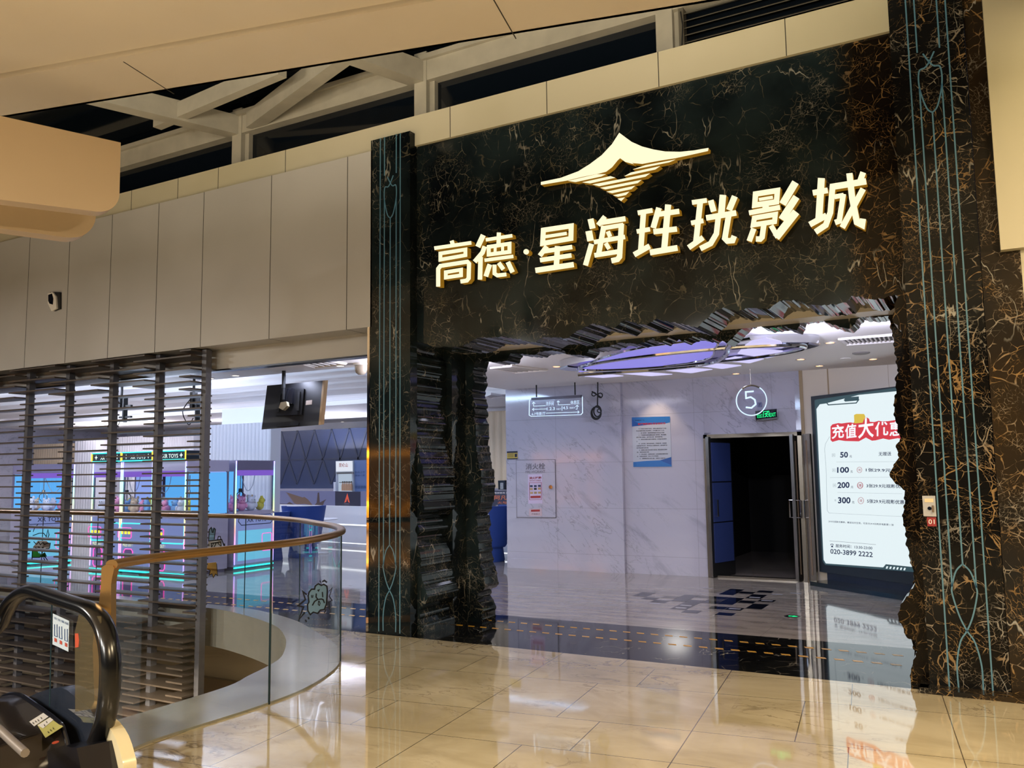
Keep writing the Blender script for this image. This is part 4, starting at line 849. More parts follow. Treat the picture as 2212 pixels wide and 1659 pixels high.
rl = ['为了您的人身财产安全，请您认真阅读以下内容，', '并自觉遵守消防安全规定，切实履行以下义务。', '一、进入本场所，请留意疏散通道与安全出口位置', '二、严禁携带易燃易爆物品进入本场所，禁止吸烟，', '请勿严禁使用明火，爱护消防设施，保持通道畅通。', '三、发现火灾请及时拨打火警电话，并按指引有序撤离', '离开。', '四、公共区域，请勿停放电动车，勿堆放杂物，保持整洁', '疏散通道严禁占用，常闭式防火门请保持关闭，请勿随意开启', '爱护消防器材设施设备。', '五、掌握灭火器及消火栓的使用方法，熟悉疏散逃生路线', '线，做到有备无患。', '六、发生火警时，不要乘坐电梯，从安全通道有序撤离现场', '场，不要返回取物，听从工作人员指挥。', '七、请看管好老人和儿童，不要让儿童玩火，']
wd = [(345, 1070), (285, 1015), (345, 1005), (345, 1065), (290, 965), (350, 1070), (295, 325), (355, 1070), (300, 1080), (300, 610), (360, 1080), (305, 625), (365, 1100), (310, 865), (370, 1050)]
for k, (s, (a, b)) in enumerate(zip(rl, wd)):
    v = 565+54.5*k; px_text(g, s, pV, h3(a, v), h3(b, v-.022*(b-a)), h3(a, v-30), .0125, .01, 1)
g.build('body_text', mat('print_ink', '2a2c3a', .6), ps)
# ---- standing light box with the top-up offer
La = PZ(0)(1750, 1264.6); Lb = PZ(0)(1961.8, 1298.7); ld = (Lb-La).normalized(); ln = V((ld.y, -ld.x, 0))
pl_ = Pl(La-ln*.30, ln); h4 = crop(1740, 830, 7.2125); h5 = crop(1740, 1040, 6.379)
lb = thing('light_box', (La+Lb)/2-ln*.3, 'tall standing light box with red top-up offer headline beside the door', 'light box')
A = pl_(1751.5, 856.5); Bt = pl_(1750.5, 1250); wbox = 1.95; ztop_ = A.z; xl = V((A.x, A.y, 0))
MB().obox(xl+V((0, 0, .17)), ld*wbox, -ln*.2, (0, 0, ztop_-.17)).build('case', mat('case_dark_teal', '18222a', .3), lb)
MB().obox(La+V((0, 0, 0)), ld*wbox, -ln*.55, (0, 0, .06)).build('plinth', mat('plinth_black', '0e1114', .1, spec=.7), lb)
MB().obox(xl+ld*.12-ln*.03+V((0, 0, .06)), ld*(wbox-.24), -ln*.14, (0, 0, .12)).build('neck', mat('neck_navy', '141c2e', .25), lb)
def LP(pts, off, name, m, par=lb, c=h4): return px_poly(MB(), pl_, [c(*p) for p in pts], off, .002).build(name, m, par)
E_LB = emi('lightbox_white', 'e2eff2', 1.02); E_TEAL = emi('lightbox_teal', '3f5f68', .6); E_NAVY = mat('lightbox_ink', '1c2a4a', .6, emit='1c2a4a', es=.5); E_RED = emi('lightbox_red', 'd8303c', .95); E_YB = emi('lightbox_amber', 'e2c23c', .9)
c5b = h5(250, 1080)
scr = px_poly(MB(), pl_, [h4(232, 300), h4(330, 295), (1855, 853), (2010, 838), (2030, 1212), (1960, 1229), h5(1370, 1205), h5(280, 1130), c5b, h4(170, 385)], .006, .004).build('lit_face', E_LB, lb)
px_poly(MB(), pl_, [h4(140, 250), h4(165, 240), (2010, 826), (2040, 1245), h5(1500, 1250), h5(270, 1150), h5(235, 1095)], .003, .003).build('teal_border', E_TEAL, lb)
g = MB(); px_stroke(g, pl_, [h4(*p) for p in ((215, 305), (330, 290), (355, 322), (790, 292), (825, 245), (620, 262), (600, 240))], 2.2, .009); px_poly(g, pl_, [h4(*p) for p in ((600, 205), (830, 190), (830, 250), (620, 262))], .009)
g.build('border_motif', E_TEAL, scr); g = MB(); px_stroke(g, pl_, [h5(*p) for p in ((1075, 1190), (1110, 1148), (1470, 1185), (1500, 1215))], 2.2, .009); px_poly(g, pl_, [h5(*p) for p in ((1075, 1192), (1110, 1148), (1460, 1183), (1480, 1235))], .008); g.build('border_motif', E_TEAL, scr); g = MB(); px_poly(g, pl_, [h4(*p) for p in ((1360, 330), (1440, 310), (1485, 268), (1520, 300), (1470, 330))], .009); g.build('border_motif', E_TEAL, scr)
g = MB()
for k in range(6): u = 1105+48.5*k; v = 1182+4.4*k; px_poly(g, pl_, [h5(u, v+18), h5(u+12, v-14), h5(u+34, v-12), h5(u+22, v+21)], .0105)
g.build('footer_dash', E_LB, scr)
LP(((755, 480), (790, 463), (910, 463), (930, 500), (915, 600), (740, 620), (760, 580)), .008, 'amber_badge', E_YB, scr)
LP(((390, 660), (420, 625), (510, 605), (560, 612), (640, 600), (700, 595), (780, 610), (890, 600), (920, 530), (960, 520), (990, 540), (1000, 585), (1070, 590), (1140, 570), (1200, 580), (1290, 575), (1420, 555), (1530, 560), (1660, 600), (1660, 820), (1500, 855), (1440, 840), (1300, 865), (1210, 845), (1090, 875), (1035, 880), (940, 830), (830, 890), (620, 885), (520, 870), (420, 898), (390, 870)), .010, 'red_plate', E_RED, scr)
E_TW = emi('lightbox_title_white', 'f4f4fa', 1.05)
for k, (ch, bl, br, tl) in enumerate([('充', (408, 855), (600, 838), (408, 640)), ('值', (615, 850), (795, 832), (615, 630)), ('大', (818, 850), (1065, 825), (818, 545)), ('优', (1082, 815), (1290, 800), (1082, 592)), ('惠', (1308, 812), (1505, 795), (1308, 588)), ('啦', (1515, 800), (1660, 790), (1515, 600))]):
    g = MB(); px_text(g, ch, pl_, h4(*bl), h4(*br), h4(*tl), .0125, .022); g.build('title_character', E_TW, scr)
ink = MB()
for txt, bl, br, tl, bd in (('50', (540, 1145), (662, 1143), (540, 1055), .03), ('元', (685, 1145), (722, 1143), (685, 1108), .01), ('无赠送', (1138, 1118), (1335, 1113), (1138, 1055), .01), ('100', (492, 1382), (678, 1379), (492, 1292), .03), ('元', (700, 1382), (736, 1380), (700, 1345), .01), ('1张29.9元观影优惠券', (940, 1362), (1870, 1385), (940, 1305), .015), ('200', (498, 1620), (686, 1616), (498, 1527), .03), ('元', (706, 1622), (744, 1620), (706, 1585), .01), ('3张29.9元观影优惠券', (948, 1610), (1640, 1625), (948, 1552), .015)):
    px_text(MB(), txt, pl_, h4(*bl), h4(*br), h4(*tl), .009, bd).build('lettering', E_NAVY, scr)
for txt, bl, br, tl, bd in (('300', (447, 302), (620, 304), (447, 216), .03), ('元', (640, 304), (674, 306), (640, 270), .01), ('5张29.9元观影优惠券', (848, 298), (1432, 318), (848, 242), .015), ('29.9元观影优惠券，赠送当天生效，可支付29.9元购买电影票 1 张', (316, 564), (1216, 614), (316, 538), .01), ('服务时间：13:30-23:00', (415, 908), (920, 942), (415, 862), .012), ('020-3899 2222', (343, 995), (926, 1045), (343, 928), .015)):
    px_text(MB(), txt, pl_, h5(*bl), h5(*br), h5(*tl), .009, bd).build('lettering', E_NAVY, scr)
px_stroke(MB(), pl_, [h5(330, 818), h5(968, 870)], .5, .009).build('rule_line', E_NAVY, scr); px_stroke(ink, pl_, [h5(345, 880), h5(352, 862), h5(376, 862), h5(384, 882)], 1.1, .009); px_poly(ink, pl_, [h5(350, 905), h5(362, 882), h5(372, 883), h5(382, 908)], .009)
fine = MB()
for pts in ([(480, 1212), (1440, 1206)], [(380, 1455), (1395, 1448)]): px_stroke(fine, pl_, [h4(*p) for p in pts], .35, .009)
px_stroke(fine, pl_, [h5(*p) for p in ((440, 153), (1330, 168))], .35, .009); px_stroke(fine, pl_, [h4(375, 815), h4(310, 930), h4(298, 1010), h4(325, 1400), h5(288, 0), h5(298, 400), h5(325, 436), h5(1360, 486), h5(1430, 510)], .4, .009)
for u, v in ((435, 1105), (442, 1340), (452, 1575)): px_stroke(fine, pl_, [h4(*p) for p in ((u-22, v-24), (u+22, v-25), (u+23, v+24), (u-21, v+25))], .3, .009, closed=True); px_text(fine, '充', pl_, h4(u-14, v+16), h4(u+14, v+15), h4(u-14, v-16), .009)
px_text(fine, '充', pl_, h5(398, 275), h5(424, 276), h5(398, 245), .009)
fine.build('fine_lines', emi('lightbox_grey', '8a98a6', .8), scr); ink.build('phone_symbol', E_NAVY, scr)
g = MB()
for u, v, f in ((840, 1335, h4), (850, 1573, h4), (752, 55, h5), (763, 265, h5)):
    px_stroke(g, pl_, [f(u+38*math.cos(t), v+44*math.sin(t)) for t in [2*math.pi*i/24 for i in range(24)]], .7, .009, closed=True); px_text(g, '赠', pl_, f(u-18, v+20), f(u+18, v+20), f(u-18, v-20), .009)
g.build('red_ring', emi('lightbox_pinkred', 'b04a58', .9), scr)
LP(((1350, 430), (1365, 400), (1385, 365), (1420, 380), (1440, 490), (1380, 485), (1330, 450)), .009, 'cup_picture', emi('lightbox_cup_blue', '9db8e0', .9), scr, h5)
# ---- oval feature light in the ceiling
ov = thing('oval_ceiling_light', (-3.5, 11.0, HZ), 'large oval lilac ceiling light with chrome rims over the hall', 'ceiling light')
h6 = crop(1200, 690, 3.6867)
zl = 3.10; pzL = PZ(zl)
c0 = V((-3.5, 11.05, 0))
# outline fitted to ends of the oval
eL, eR = PZ(3.1)(1218, 800), PZ(3.1)(1768, 742); cx = (eL+eR)/2; ua = (eR-eL).normalized(); ub = V((-ua.y, ua.x, 0)); ra = (eR-eL).length/2; rb_ = ra*.40
def ell(sa, sb, z, n=64, ox=0, oy=0): return [V((cx.x, cx.y, z))+ua*(ox+ra*sa*math.cos(2*math.pi*i/n))+ub*(oy+rb_*sb*math.sin(2*math.pi*i/n)) for i in range(n)]
def band(A, B): 
    n = len(A); return MB().add(A+B, [(i, (i+1) % n, n+(i+1) % n, n+i) for i in range(n)])
band(ell(1, 1, 3.195), ell(1, 1, 3.10)).build('outer_ring', M_CHROME, ov, smooth=True)
band(ell(1, 1, 3.10), ell(.93, .90, 3.13)).build('ring_soffit', mat('mirror_silver', 'c4c6d4', .12, .9), ov, smooth=True)
MB().prism(ell(.935, .905, 3.15), (0, 0, .02)).build('backing', mat('backing_lilac', 'c8c4e8', .3), ov)
MB().tube(ell(.86, .80, 3.085, ox=.1, oy=-.06*rb_), .028, 8, closed=True).build('chrome_hoop', M_CHROME, ov, smooth=True)
main = [pzL(*h6(*p)) for p in ((175, 415), (190, 390), (260, 345), (380, 295), (560, 240), (760, 200), (960, 175), (1150, 150), (1290, 155), (1290, 190), (1262, 225), (1262, 262), (1240, 290), (1180, 315), (1050, 340), (800, 370), (500, 395), (300, 410))]
MB().prism([p+V((0, 0, -.01)) for p in main], (0, 0, .012)).build('large_panel', E_LAV, ov)
MB().tube([p+V((0, 0, -.012)) for p in main], .016, 6, closed=True).build('panel_rim', M_CHROME, ov, smooth=True)
sw = [pzL(*h6(*p)) for p in ((185, 425), (420, 405), (800, 380), (1080, 352), (1250, 322), (1330, 285), (1368, 240), (1372, 200), (1420, 150), (1560, 120))]
MB().tube(catmull([p+V((0, 0, -.03)) for p in sw], 5), .03, 8).build('curved_divider', M_CHROME, ov, smooth=True)
for P in (((230, 452), (330, 425), (540, 448), (380, 462)), ((470, 425), (580, 408), (930, 435), (760, 448)), ((780, 395), (960, 382), (1250, 395), (1080, 425)), ((1080, 362), (1210, 345), (1480, 365), (1330, 390)), ((1310, 325), (1430, 295), (1660, 312), (1545, 345)), ((1450, 270), (1490, 225), (1810, 248), (1760, 285), (1690, 305)), ((1480, 222), (1560, 170), (1680, 142), (1790, 170), (1825, 215), (1800, 225), (1640, 210))):
    q = [pzL(*h6(*p)) for p in P]; MB().prism([p+V((0, 0, -.008)) for p in q], (0, 0, .01)).build('side_panel', E_PALE, ov)
# ---- downlights, vents, speaker in the hall ceiling
def downlight(px, lab, em=E_WARM, z=HZ, r=.05):
    c = PZ(z)(*px); t = thing('downlight', c, lab, 'downlight', 'recessed downlights')
    MB().lathe(c, [(r*1.5, 0), (r*1.5, -.006), (r, -.006), (r, .0)], 18).build('trim_ring', mat('satin_white_ring', 'cfc8c4', .3, .3), t, smooth=True)
    MB().lathe(c, [(0, -.003), (r, -.003)], 18).build('lamp', em, t); return t
for px, lab in (((1202, 791.6), 'glowing orange downlight in the hall ceiling left of the oval light'), ((1793, 740), 'glowing downlight in the hall ceiling at the right tip of the oval light'), ((1729.6, 776), 'pinkish downlight in the ceiling just below the oval light right end'), ((1770, 790), 'downlight in the ceiling nearest the light box top'), ((1886, 775.5), 'warm downlight in the ceiling at far right, beside the carved edge'), ((1590, 807), 'dim downlight in the ceiling left of the number 5 sign')):
    downlight(px, lab)
c = PZ(HZ)(1860, 762); sp_ = tag(MB().lathe(c, [(.11, 0), (.11, -.01), (.09, -.018), (.03, -.022), (0, -.022)], 24).build('ceiling_speaker', mat('grey_grille', '8b8688', .5)), 'round grey ceiling speaker right of the oval light', 'speaker')
c = PZ(HZ)(1826, 774); tag(MB().lathe(c, [(.07, 0), (.07, -.008), (0, -.01)], 20).build('blank_cover', M_HALLW), 'flush round white cover in the ceiling near the speaker', 'cover')
def vent(pts, lab, nslat):
    P = [PZ(HZ)(*p) for p in pts]; c = sum(P, V((0, 0, 0)))/4; t = thing('ceiling_vent', c, lab, 'vent'); n_ = len(P)
    MB().prism([p+V((0, 0, -.008)) for p in P], (0, 0, .006)).build('backing', mat('vent_dark', '4a4648', .7), t)
    f = MB().tube([p+V((0, 0, -.01)) for p in P], .022, 4, closed=True); f.build('frame', M_HALLW, t)
    s = MB()
    for k in range(nslat):
        u = (k+.5)/nslat; a = P[0].lerp(P[1], u); b = P[3].lerp(P[2], u); s.tube([a+V((0, 0, -.014)), b+V((0, 0, -.014))], .012, 4)
    s.build('blade', M_HALLW, t); return t
vent([c5(1815, 292), c5(2085, 268), c5(2092, 298), c5(1850, 315)], 'long white ceiling vent at right behind the carved edge', 12)
vent([c5(135, 432), c5(235, 420), c5(405, 440), c5(250, 452)], 'square ceiling vent left of the oval light', 6)
vent([cL(1490, 965), cL(1550, 935), cL(1715, 962), cL(1560, 978)], 'small square vent far back over the corridor, left of the marble wall', 6)
# green floor exit marker
c = PZ(0)(1713, 1332); t = thing('floor_marker', c, 'small round green lit exit marker set in the hall floor', 'floor light')
MB().lathe(c, [(.1, 0), (.1, .003), (.085, .005)], 24).build('ring', M_STEEL, t); MB().lathe(c, [(.085, .004), (0, .004)], 24).build('lens', mat('marker_black', '0a1410', .2), t)
MB().prism([c+V((x, y, .006)) for x, y in ((-.05, -.01), (.0, -.01), (0, -.035), (.055, 0), (0, .035), (0, .01), (-.05, .01))], (0, 0, .001)).build('arrow', E_GREEN, t)
# ================================================================ game lobby
struct('wall_lobby_left', MB().box(-26, -25.8, 8, 22, 0, HZ), M_WHITE)
M_SHEL = mat('lobby_white_wall', 'dfe2ea', .4)
struct('wall_lobby_back', MB().box(-26, -7, 19.0, 19.2, 0, HZ), M_SHEL)
# raised coffer with long wavy ribs
cf = MB().box(CX0, CX1, CY0, CY0+.02, 3.3, 3.95).box(CX0, CX1, CY1-.02, CY1, 3.3, 3.95).box(CX1-.02, CX1, CY0, CY1, 3.3, 3.95).box(CX0, CX0+.02, CY0, CY1, 3.3, 3.95).box(CX0, CX1, CY0, CY1, 3.95, 4.0)
struct('ceiling_coffer', cf, M_HALLW)
for k in range(6):
    y = 10.0+k*.62; top = [V((CX0+.2+i*.8, y+.10*math.sin(i*.45+k), 3.62-.03*k)) for i in range(20)]
    mb = MB()
    for a, b in zip(top[:-1], top[1:]): mb.add([a, b, b+V((0, .42, -.14)), a+V((0, .42, -.14)), b+V((0, .42, -.10)), a+V((0, .42, -.10)), b+V((0, 0, .04)), a+V((0, 0, .04))], [(0, 1, 2, 3), (3, 2, 4, 5), (5, 4, 6, 7), (7, 6, 1, 0)])
    struct('ceiling_rib', mb, M_HALLW, weld=True)
for k, (x, y) in enumerate([(-9.2, 9.45), (-10.6, 9.5), (-12.4, 9.45), (-8.4, 9.6)]):
    q = V((x, y, 3.5)); struct('ceiling_scoop', MB().prism([q+V(p) for p in ((0, 0, 0), (.5, .1, .0), (.75, .35, .12), (.6, .5, .16), (.2, .3, .05))], (0, 0, .03)), M_HALLW)
for x in (-9, -12.5, -16, -19.5): area('cove_light', (x, 9.5, 3.42), 2.6, 38, (.50, .70, 1), rot=(math.radians(115), 0, 0), sy=.1)
# fluted white columns and panels
def fluted(name, pl, xa, xb, za, zb, m, pitch=.11, amp=.04):
    a, b = pl(*xa), pl(*xb); d = V((b.x-a.x, b.y-a.y, 0)); n = max(4, int(d.length/pitch)); nrm = V((d.y, -d.x, 0)).normalized(); mb = MB(); pts = []
    for i in range(n):
        for k in range(6): t = (i+k/6)/n; pts.append(V((a.x, a.y, 0))+d*t+nrm*amp*math.sin(math.pi*k/6))
    pts.append(V((a.x, a.y, 0))+d)
    mb.prism([p+V((0, 0, za)) for p in pts]+[V((a.x, a.y, za))+d-nrm*.3, V((a.x, a.y, za))-nrm*.3], (0, 0, zb-za)); return struct(name, mb, m)
M_FLUTE = mat('fluted_white', 'c6c6cc', .5); M_FLUTEB = mat('fluted_beige', 'c9b496', .45)
pq = PY(13.6); fluted('wall_fluted', pq, (440, 900), (586, 900), 0, 2.86, M_FLUTE)
struct('wall_fluted_cap', MB().box(pq(478, 900).x, pq(586, 900).x, 13.62, 13.9, 2.86, HZ), M_SHEL)
pq2 = PY(15.5); fluted('wall_fluted', pq2, (74, 950), (150, 950), 0, 2.72, M_FLUTEB); fluted('wall_fluted', pq2, (163, 950), (212, 950), 0, 2.78, M_FLUTE); fluted('wall_fluted', PY(16.5), (216, 900), (420, 900), 0, 2.9, M_FLUTE)
pq3 = PY(16.8); fluted('wall_fluted', pq3, (1040, 900), (1099, 900), 0, 3.1, M_FLUTEB, .3, .02)
for px, tgt in (((545, 878), (-17, 13.5, 2)), ((100, 925), (-22, 15.4, 2)), ((700, 915), (-15, 16, 2.2))):
    c = PZ(3.19)(*px) if False else V(tgt)+V((0, -.35, .9)); spot('column_washer', c, 6, (1, .72, .42), 60, .03, (tgt[0], tgt[1], 1.0))
# padded navy wall with diamond seams
YB = 17.4; pN = PY(YB); xa_, xb_ = pN(583, 950).x, pN(830, 950).x
nv = struct('wall_padded', MB().box(xa_, xb_, YB, YB+.2, 0, pN(690, 928).z), mat('navy_padding', '18233e', .38, var=.2, bump=1.5))
sm = MB()
cw = (xb_-xa_)/6.6
for k in range(8):
    x = xa_+cw*(k-.3)
    zb_, zm_, zt_ = 1.45, pN(690, 992).z, pN(690, 928).z
    for a, b in (((x, zb_), (x+cw*.5, zm_)), ((x+cw, zb_), (x+cw*.5, zm_)), ((x+cw*.5, zm_), (x, zt_)), ((x+cw*.5, zm_), (x+cw, zt_))):
        for q in stroke([a, b], .045):
            q = [p for p in q]
            if all(xa_ <= p[0] <= xb_ for p in q): sm.prism([V((p[0], YB-.012, p[1])) for p in q], (0, .014, 0))
sm.box(xa_, xb_, YB-.012, YB, pN(690, 992).z-.015, pN(690, 992).z+.015)
struct('wall_padded_seam', sm, mat('seam_navy', '10192c', .5), nv)
struct('wall_lobby_ledge', MB().box(xa_-.5, -8, 16.6, 16.9, 0, PY(16.6)(690, 1056).z), mat('ledge_grey', '8a8790', .4))
# marble service counter with light strips
Q = PZ(0)(800, 1184); du = V((-.985, .17, 0)).normalized(); dn = V((-du.y, du.x, 0)); dn = dn if dn.y < 0 else -dn
ct = thing('service_counter', Q, 'long white marble counter with glowing strips under the navy padded wall', 'counter')
O = Q-du*4.2; zc_ = .95
MB().obox(O, du*8.9, -dn*.7, (0, 0, .10)).build('kick_base', M_SHEL, ct)
MB().obox(O+dn*.06+V((0, 0, .10)), du*8.9, -dn*.76, (0, 0, .40)).build('lower_panel', M_SHEL, ct)
MB().obox(O+dn*.16+V((0, 0, .54)), du*8.9, -dn*.86, (0, 0, zc_-.54)).build('upper_panel', M_SHEL, ct)
E_STRIP = emi('counter_strip_light', 'f2f6ff', 1.6)
MB().obox(O+dn*.04+V((0, 0, .50)), du*8.9, -dn*.05, (0, 0, .04)).build('light_strip', E_STRIP, ct)
MB().obox(O+dn*.01+V((0, 0, .075)), du*8.9, -dn*.02, (0, 0, .03)).build('light_strip', E_STRIP, ct)
# screens standing on the counter
pK = Pl(Q-dn*.05, dn); ck = crop(580, 980, 6.635)
def KP(pts, m, off=0.0, d=.03): return px_poly(MB(), pK, [ck(*p) for p in pts], off, d)
E_SKY = emi('screen_dusk_blue', '7076a8', .62); E_DK = emi('screen_dark_blue', '262a46', .7)
t = thing('display_screen', pK(655, 1080), 'wide dusk-blue screen with a feathery wing picture on the white counter', 'screen')
fr_ = KP(((15, 530), (952, 538), (952, 778), (15, 748)), None).build('panel', E_SKY, t)
g = MB()
for k in range(9):
    px_poly(g, pK, [ck(*p) for p in ((640, 745), (560-6*k, 650-4*k), (240+14*k, 548+20*k), (300+14*k, 590+17*k), (520, 720))], .004+.0004*k, .0006)
g.build('wing_picture', emi('screen_brown', '6a5650', .7), fr_)
g = MB(); px_poly(g, pK, [ck(*p) for p in ((640, 765), (690, 700), (705, 560), (725, 555), (735, 700), (830, 650), (800, 690), (770, 770))], .008, .0006); g.build('crest_picture', emi('screen_umber', '4d3f44', .6), fr_); g = MB(); px_poly(g, pK, [ck(*p) for p in ((100, 745), (150, 715), (260, 720), (300, 690), (400, 748))], .004, .0006); g.build('skyline_picture', emi('screen_umber', '4d3f44', .6), fr_)
t = thing('display_screen', pK(752, 1080), 'dark screen with a red triangular emblem on the white counter', 'screen')
fr_ = KP(((956, 540), (1318, 545), (1314, 792), (955, 778)), None, .002).build('panel', E_DK, t)
px_poly(MB(), pK, [ck(*p) for p in ((1130, 565), (1165, 705), (1140, 690), (1128, 640), (1115, 690), (1085, 705))], .006, .001).build('emblem', emi('screen_red', 'd0563e', .9), fr_)
g = MB()
for v, w in ((720, 36), (748, 30), (770, 34)): px_stroke(g, pK, [ck(1122-w, v), ck(1122+w, v+1)], .9, .006)
g.build('caption', emi('screen_caption', '9a8aa0', .6), fr_)
t = thing('display_screen', pK(785, 1075), 'plain lilac screen end beside the black pilaster', 'screen'); KP(((1320, 540), (1600, 548), (1600, 800), (1318, 795)), None, -.002).build('panel', E_SKY, t)
pK2 = Pl(Q-dn*.05+V((0, 0, 0)), dn)
t = thing('display_screen', pK(1078, 1080), 'dark blue film screen with orange characters seen beside the marble wall', 'screen')
fr_ = px_poly(MB(), pK, [h2(*p) for p in ((20, 955), (230, 965), (230, 1105), (20, 1100))], 0, .03).build('panel', E_DK, t)
g = MB(); px_text(g, '阿凡达', pK, h2(66, 1032), h2(215, 1032), h2(66, 996), .004); px_text(g, '火与烬', pK, h2(92, 1063), h2(205, 1063), h2(92, 1043), .004); g.build('title', emi('screen_orange', 'd0703c', .8), fr_)
g = MB(); px_text(g, '12月19日 全国上映', pK, h2(80, 1085), h2(225, 1085), h2(80, 1070), .004); px_text(g, '震撼登场 巨幕', pK, h2(66, 982), h2(200, 982), h2(66, 970), .004); g.build('date', emi('screen_white', 'd8d8e8', .8), fr_)
q = px_poly(MB(), PY(16.3), [h2(*p) for p in ((95, 878), (150, 876), (153, 948), (98, 950))], 0, .4).build('coffee_machine', M_BLACKG); tag(q, 'dark appliance box on the back counter left of the marble wall', 'appliance'); px_poly(MB(), PY(16.3), [h2(*p) for p in ((112, 895), (138, 895), (138, 945), (112, 946))], .01, .01).build('front_panel', M_STEEL, q)
# drinks fridge
pR = PY(16.5); fg = thing('drinks_fridge', pR(742, 1062), 'upright glass-door drinks fridge with lit white header behind the counter', 'fridge')
def FP(pts, off=0.0, d=.02, c=ck): return px_poly(MB(), pR, [c(*p) for p in pts], off, d)
FP(((962, 105), (1212, 100), (1222, 640), (968, 640)), 0, .5).build('body', mat('fridge_grey', '9aa3ae', .4), fg)
hd = FP(((966, 112), (1196, 104), (1198, 252), (968, 258)), .02, .03).build('header', emi('fridge_header', 'dfe4f0', .95), fg)
g = MB(); px_text(g, '昆仑山', pR, ck(1012, 192), ck(1135, 190), ck(1012, 135), .024, .01); g.build('lettering', mat('print_dark_red', '9c2a2a', .6), hd)
FP(((1000, 290), (1192, 285), (1195, 600), (1005, 600)), .01, .012).build('interior', emi('fridge_inside', 'b8c8dc', .8), fg)
FP(((972, 270), (1215, 264), (1216, 288), (974, 292)), .03, .02).build('door_rail', M_STEEL, fg)
FP(((1012, 408), (1190, 405), (1190, 414), (1012, 417)), .03, .02).build('shelf', M_STEEL, fg)
for k in range(6):
    a = pR(*ck(1062+25*k, 530), .05); r = .03; bt = MB().lathe(V((a.x, a.y, a.z)), [(0, 0), (r, 0), (r, .13), (r*.4, .18), (r*.4, .2), (0, .2)], 10).build('drink_bottle', mat('juice_bottle', 'b08a6c', .3), smooth=True)
    tag(bt, 'small dark-capped drink bottle in the lit fridge behind the counter', 'bottle', 'bottles in the fridge'); MB().lathe(V((a.x, a.y, a.z+.2)), [(0, .03), (r*.5, .03), (r*.5, 0), (0, 0)], 8).build('cap', S_BLK, bt)
q = px_poly(MB(), PY(16.55), [ck(*p) for p in ((1215, 95), (1400, 92), (1410, 640), (1225, 640))], 0, .3).build('poster_cabinet', mat('poster_blue_grey', '566a92', .4)); tag(q, 'blue grey panel cabinet right of the drinks fridge', 'cabinet')
g = MB(); px_text(g, '新品上市', PY(16.55), ck(1240, 280), ck(1382, 278), ck(1240, 252), .004); px_text(g, '冰爽一夏', PY(16.55), ck(1240, 328), ck(1382, 322), ck(1240, 304), .004); px_text(g, '欢迎选购', PY(16.55), ck(1240, 500), ck(1395, 498), ck(1240, 460), .004); g.build('lettering', mat('print_navy', '26406a', .6), q)
q = px_poly(MB(), PY(16.4), [ck(*p) for p in ((932, 408), (946, 406), (947, 640), (934, 640))], 0, .05).build('white_pole', M_SHEL); tag(q, 'thin white upright pole left of the drinks fridge', 'pole')
# ---- hanging television seen from behind
tvp = [PY(9.15)(577, 833), PY(9.15)(697, 822), PY(9.03)(688, 918), PY(9.03)(565, 928)]
tv = thing('television', PY(9.2)(612, 800), 'black television hung from the ceiling by a pole, seen from behind', 'television')
MB().prism(tvp, (0, .07, .01)).build('back_shell', mat('tv_black', '17171a', .45), tv)
nt_ = (tvp[1]-tvp[0]).cross(tvp[3]-tvp[0]).normalized(); nt_ = -nt_ if nt_.y > 0 else nt_; pT = Pl(tvp[0], nt_); cT = crop(400, 700, 5.267)
MB().obox(tvp[1], (.035, 0, 0), (0, .075, .01), tvp[2]-tvp[1]).build('side_frame', mat('tan_side_frame', '9a7d58', .4, .3), tv)
def TP(pts, off, d, nm, m): return px_poly(MB(), pT, [cT(*p) for p in pts], off, d).build(nm, m, tv)
TP(((1055, 755), (1350, 735), (1325, 1030), (1028, 1045)), .03, .03, 'mount_plate', mat('mount_black', '0d0d0f', .4)); TP(((1120, 740), (1225, 730), (1215, 905), (1110, 915)), .07, .04, 'mount_bracket', M_BLACKG)
TP(((1285, 770), (1305, 768), (1292, 985), (1270, 988)), .05, .02, 'mount_rail', M_BLACKM); TP(((1060, 790), (1085, 788), (1065, 1000), (1042, 1002)), .05, .02, 'mount_rail', M_BLACKM)
TP(((1375, 872), (1443, 864), (1440, 915), (1370, 922)), .004, .003, 'label', mat('tv_label', 'a89a90', .5)); TP(((1085, 890), (1150, 880), (1160, 930), (1110, 978), (1065, 955)), .14, .05, 'cable_box', mat('tv_box_beige', '9a9078', .5))
TP(((1040, 1140), (1290, 1120), (1285, 1150), (1035, 1170)), .02, .02, 'speaker_bar', M_BLACKM)
a = pT(*cT(1118, 860), .09); MB().cyl(a, V((a.x, a.y, HZ)), .02, 10).build('pole', M_BLACKM, tv); MB().cyl(V((a.x, a.y, HZ-.25)), V((a.x, a.y, HZ)), .027, 10).build('pole_sleeve', M_BLACKM, tv)
# dome camera, ceiling vents and downlights of the lobby
c = PZ(HZ)(780, 785); t = thing('dome_camera', c, 'white dome camera on the lobby ceiling beside the black pilaster', 'camera')
MB().lathe(c, [(.11, 0), (.11, -.02), (.09, -.03)], 20).build('mount_ring', mat('white_plastic', 'e8e2da', .4), t, smooth=True); MB().lathe(c, [(.085, -.03), (.085, -.09), (.07, -.13), (.04, -.155), (0, -.16)], 20).build('dome', mat('dome_beige', 'b0a494', .2), t, smooth=True)
for px, lab in (((509, 811), 'warm downlight in the lobby ceiling left of the television pole'), ((735, 790), 'warm downlight in the lobby ceiling right of the television'), ((454, 817), 'warm downlight in the lobby ceiling right behind the slatted screen edge')): downlight(px, lab, E_WHITE)
for px, lab in (((648, 931), 'small downlight above the left of the navy padded wall'), ((733, 927), 'small downlight above the right of the navy padded wall'), ((740, 911), 'small downlight in the far ceiling edge right of the television')): downlight(px, lab, E_WHITE)
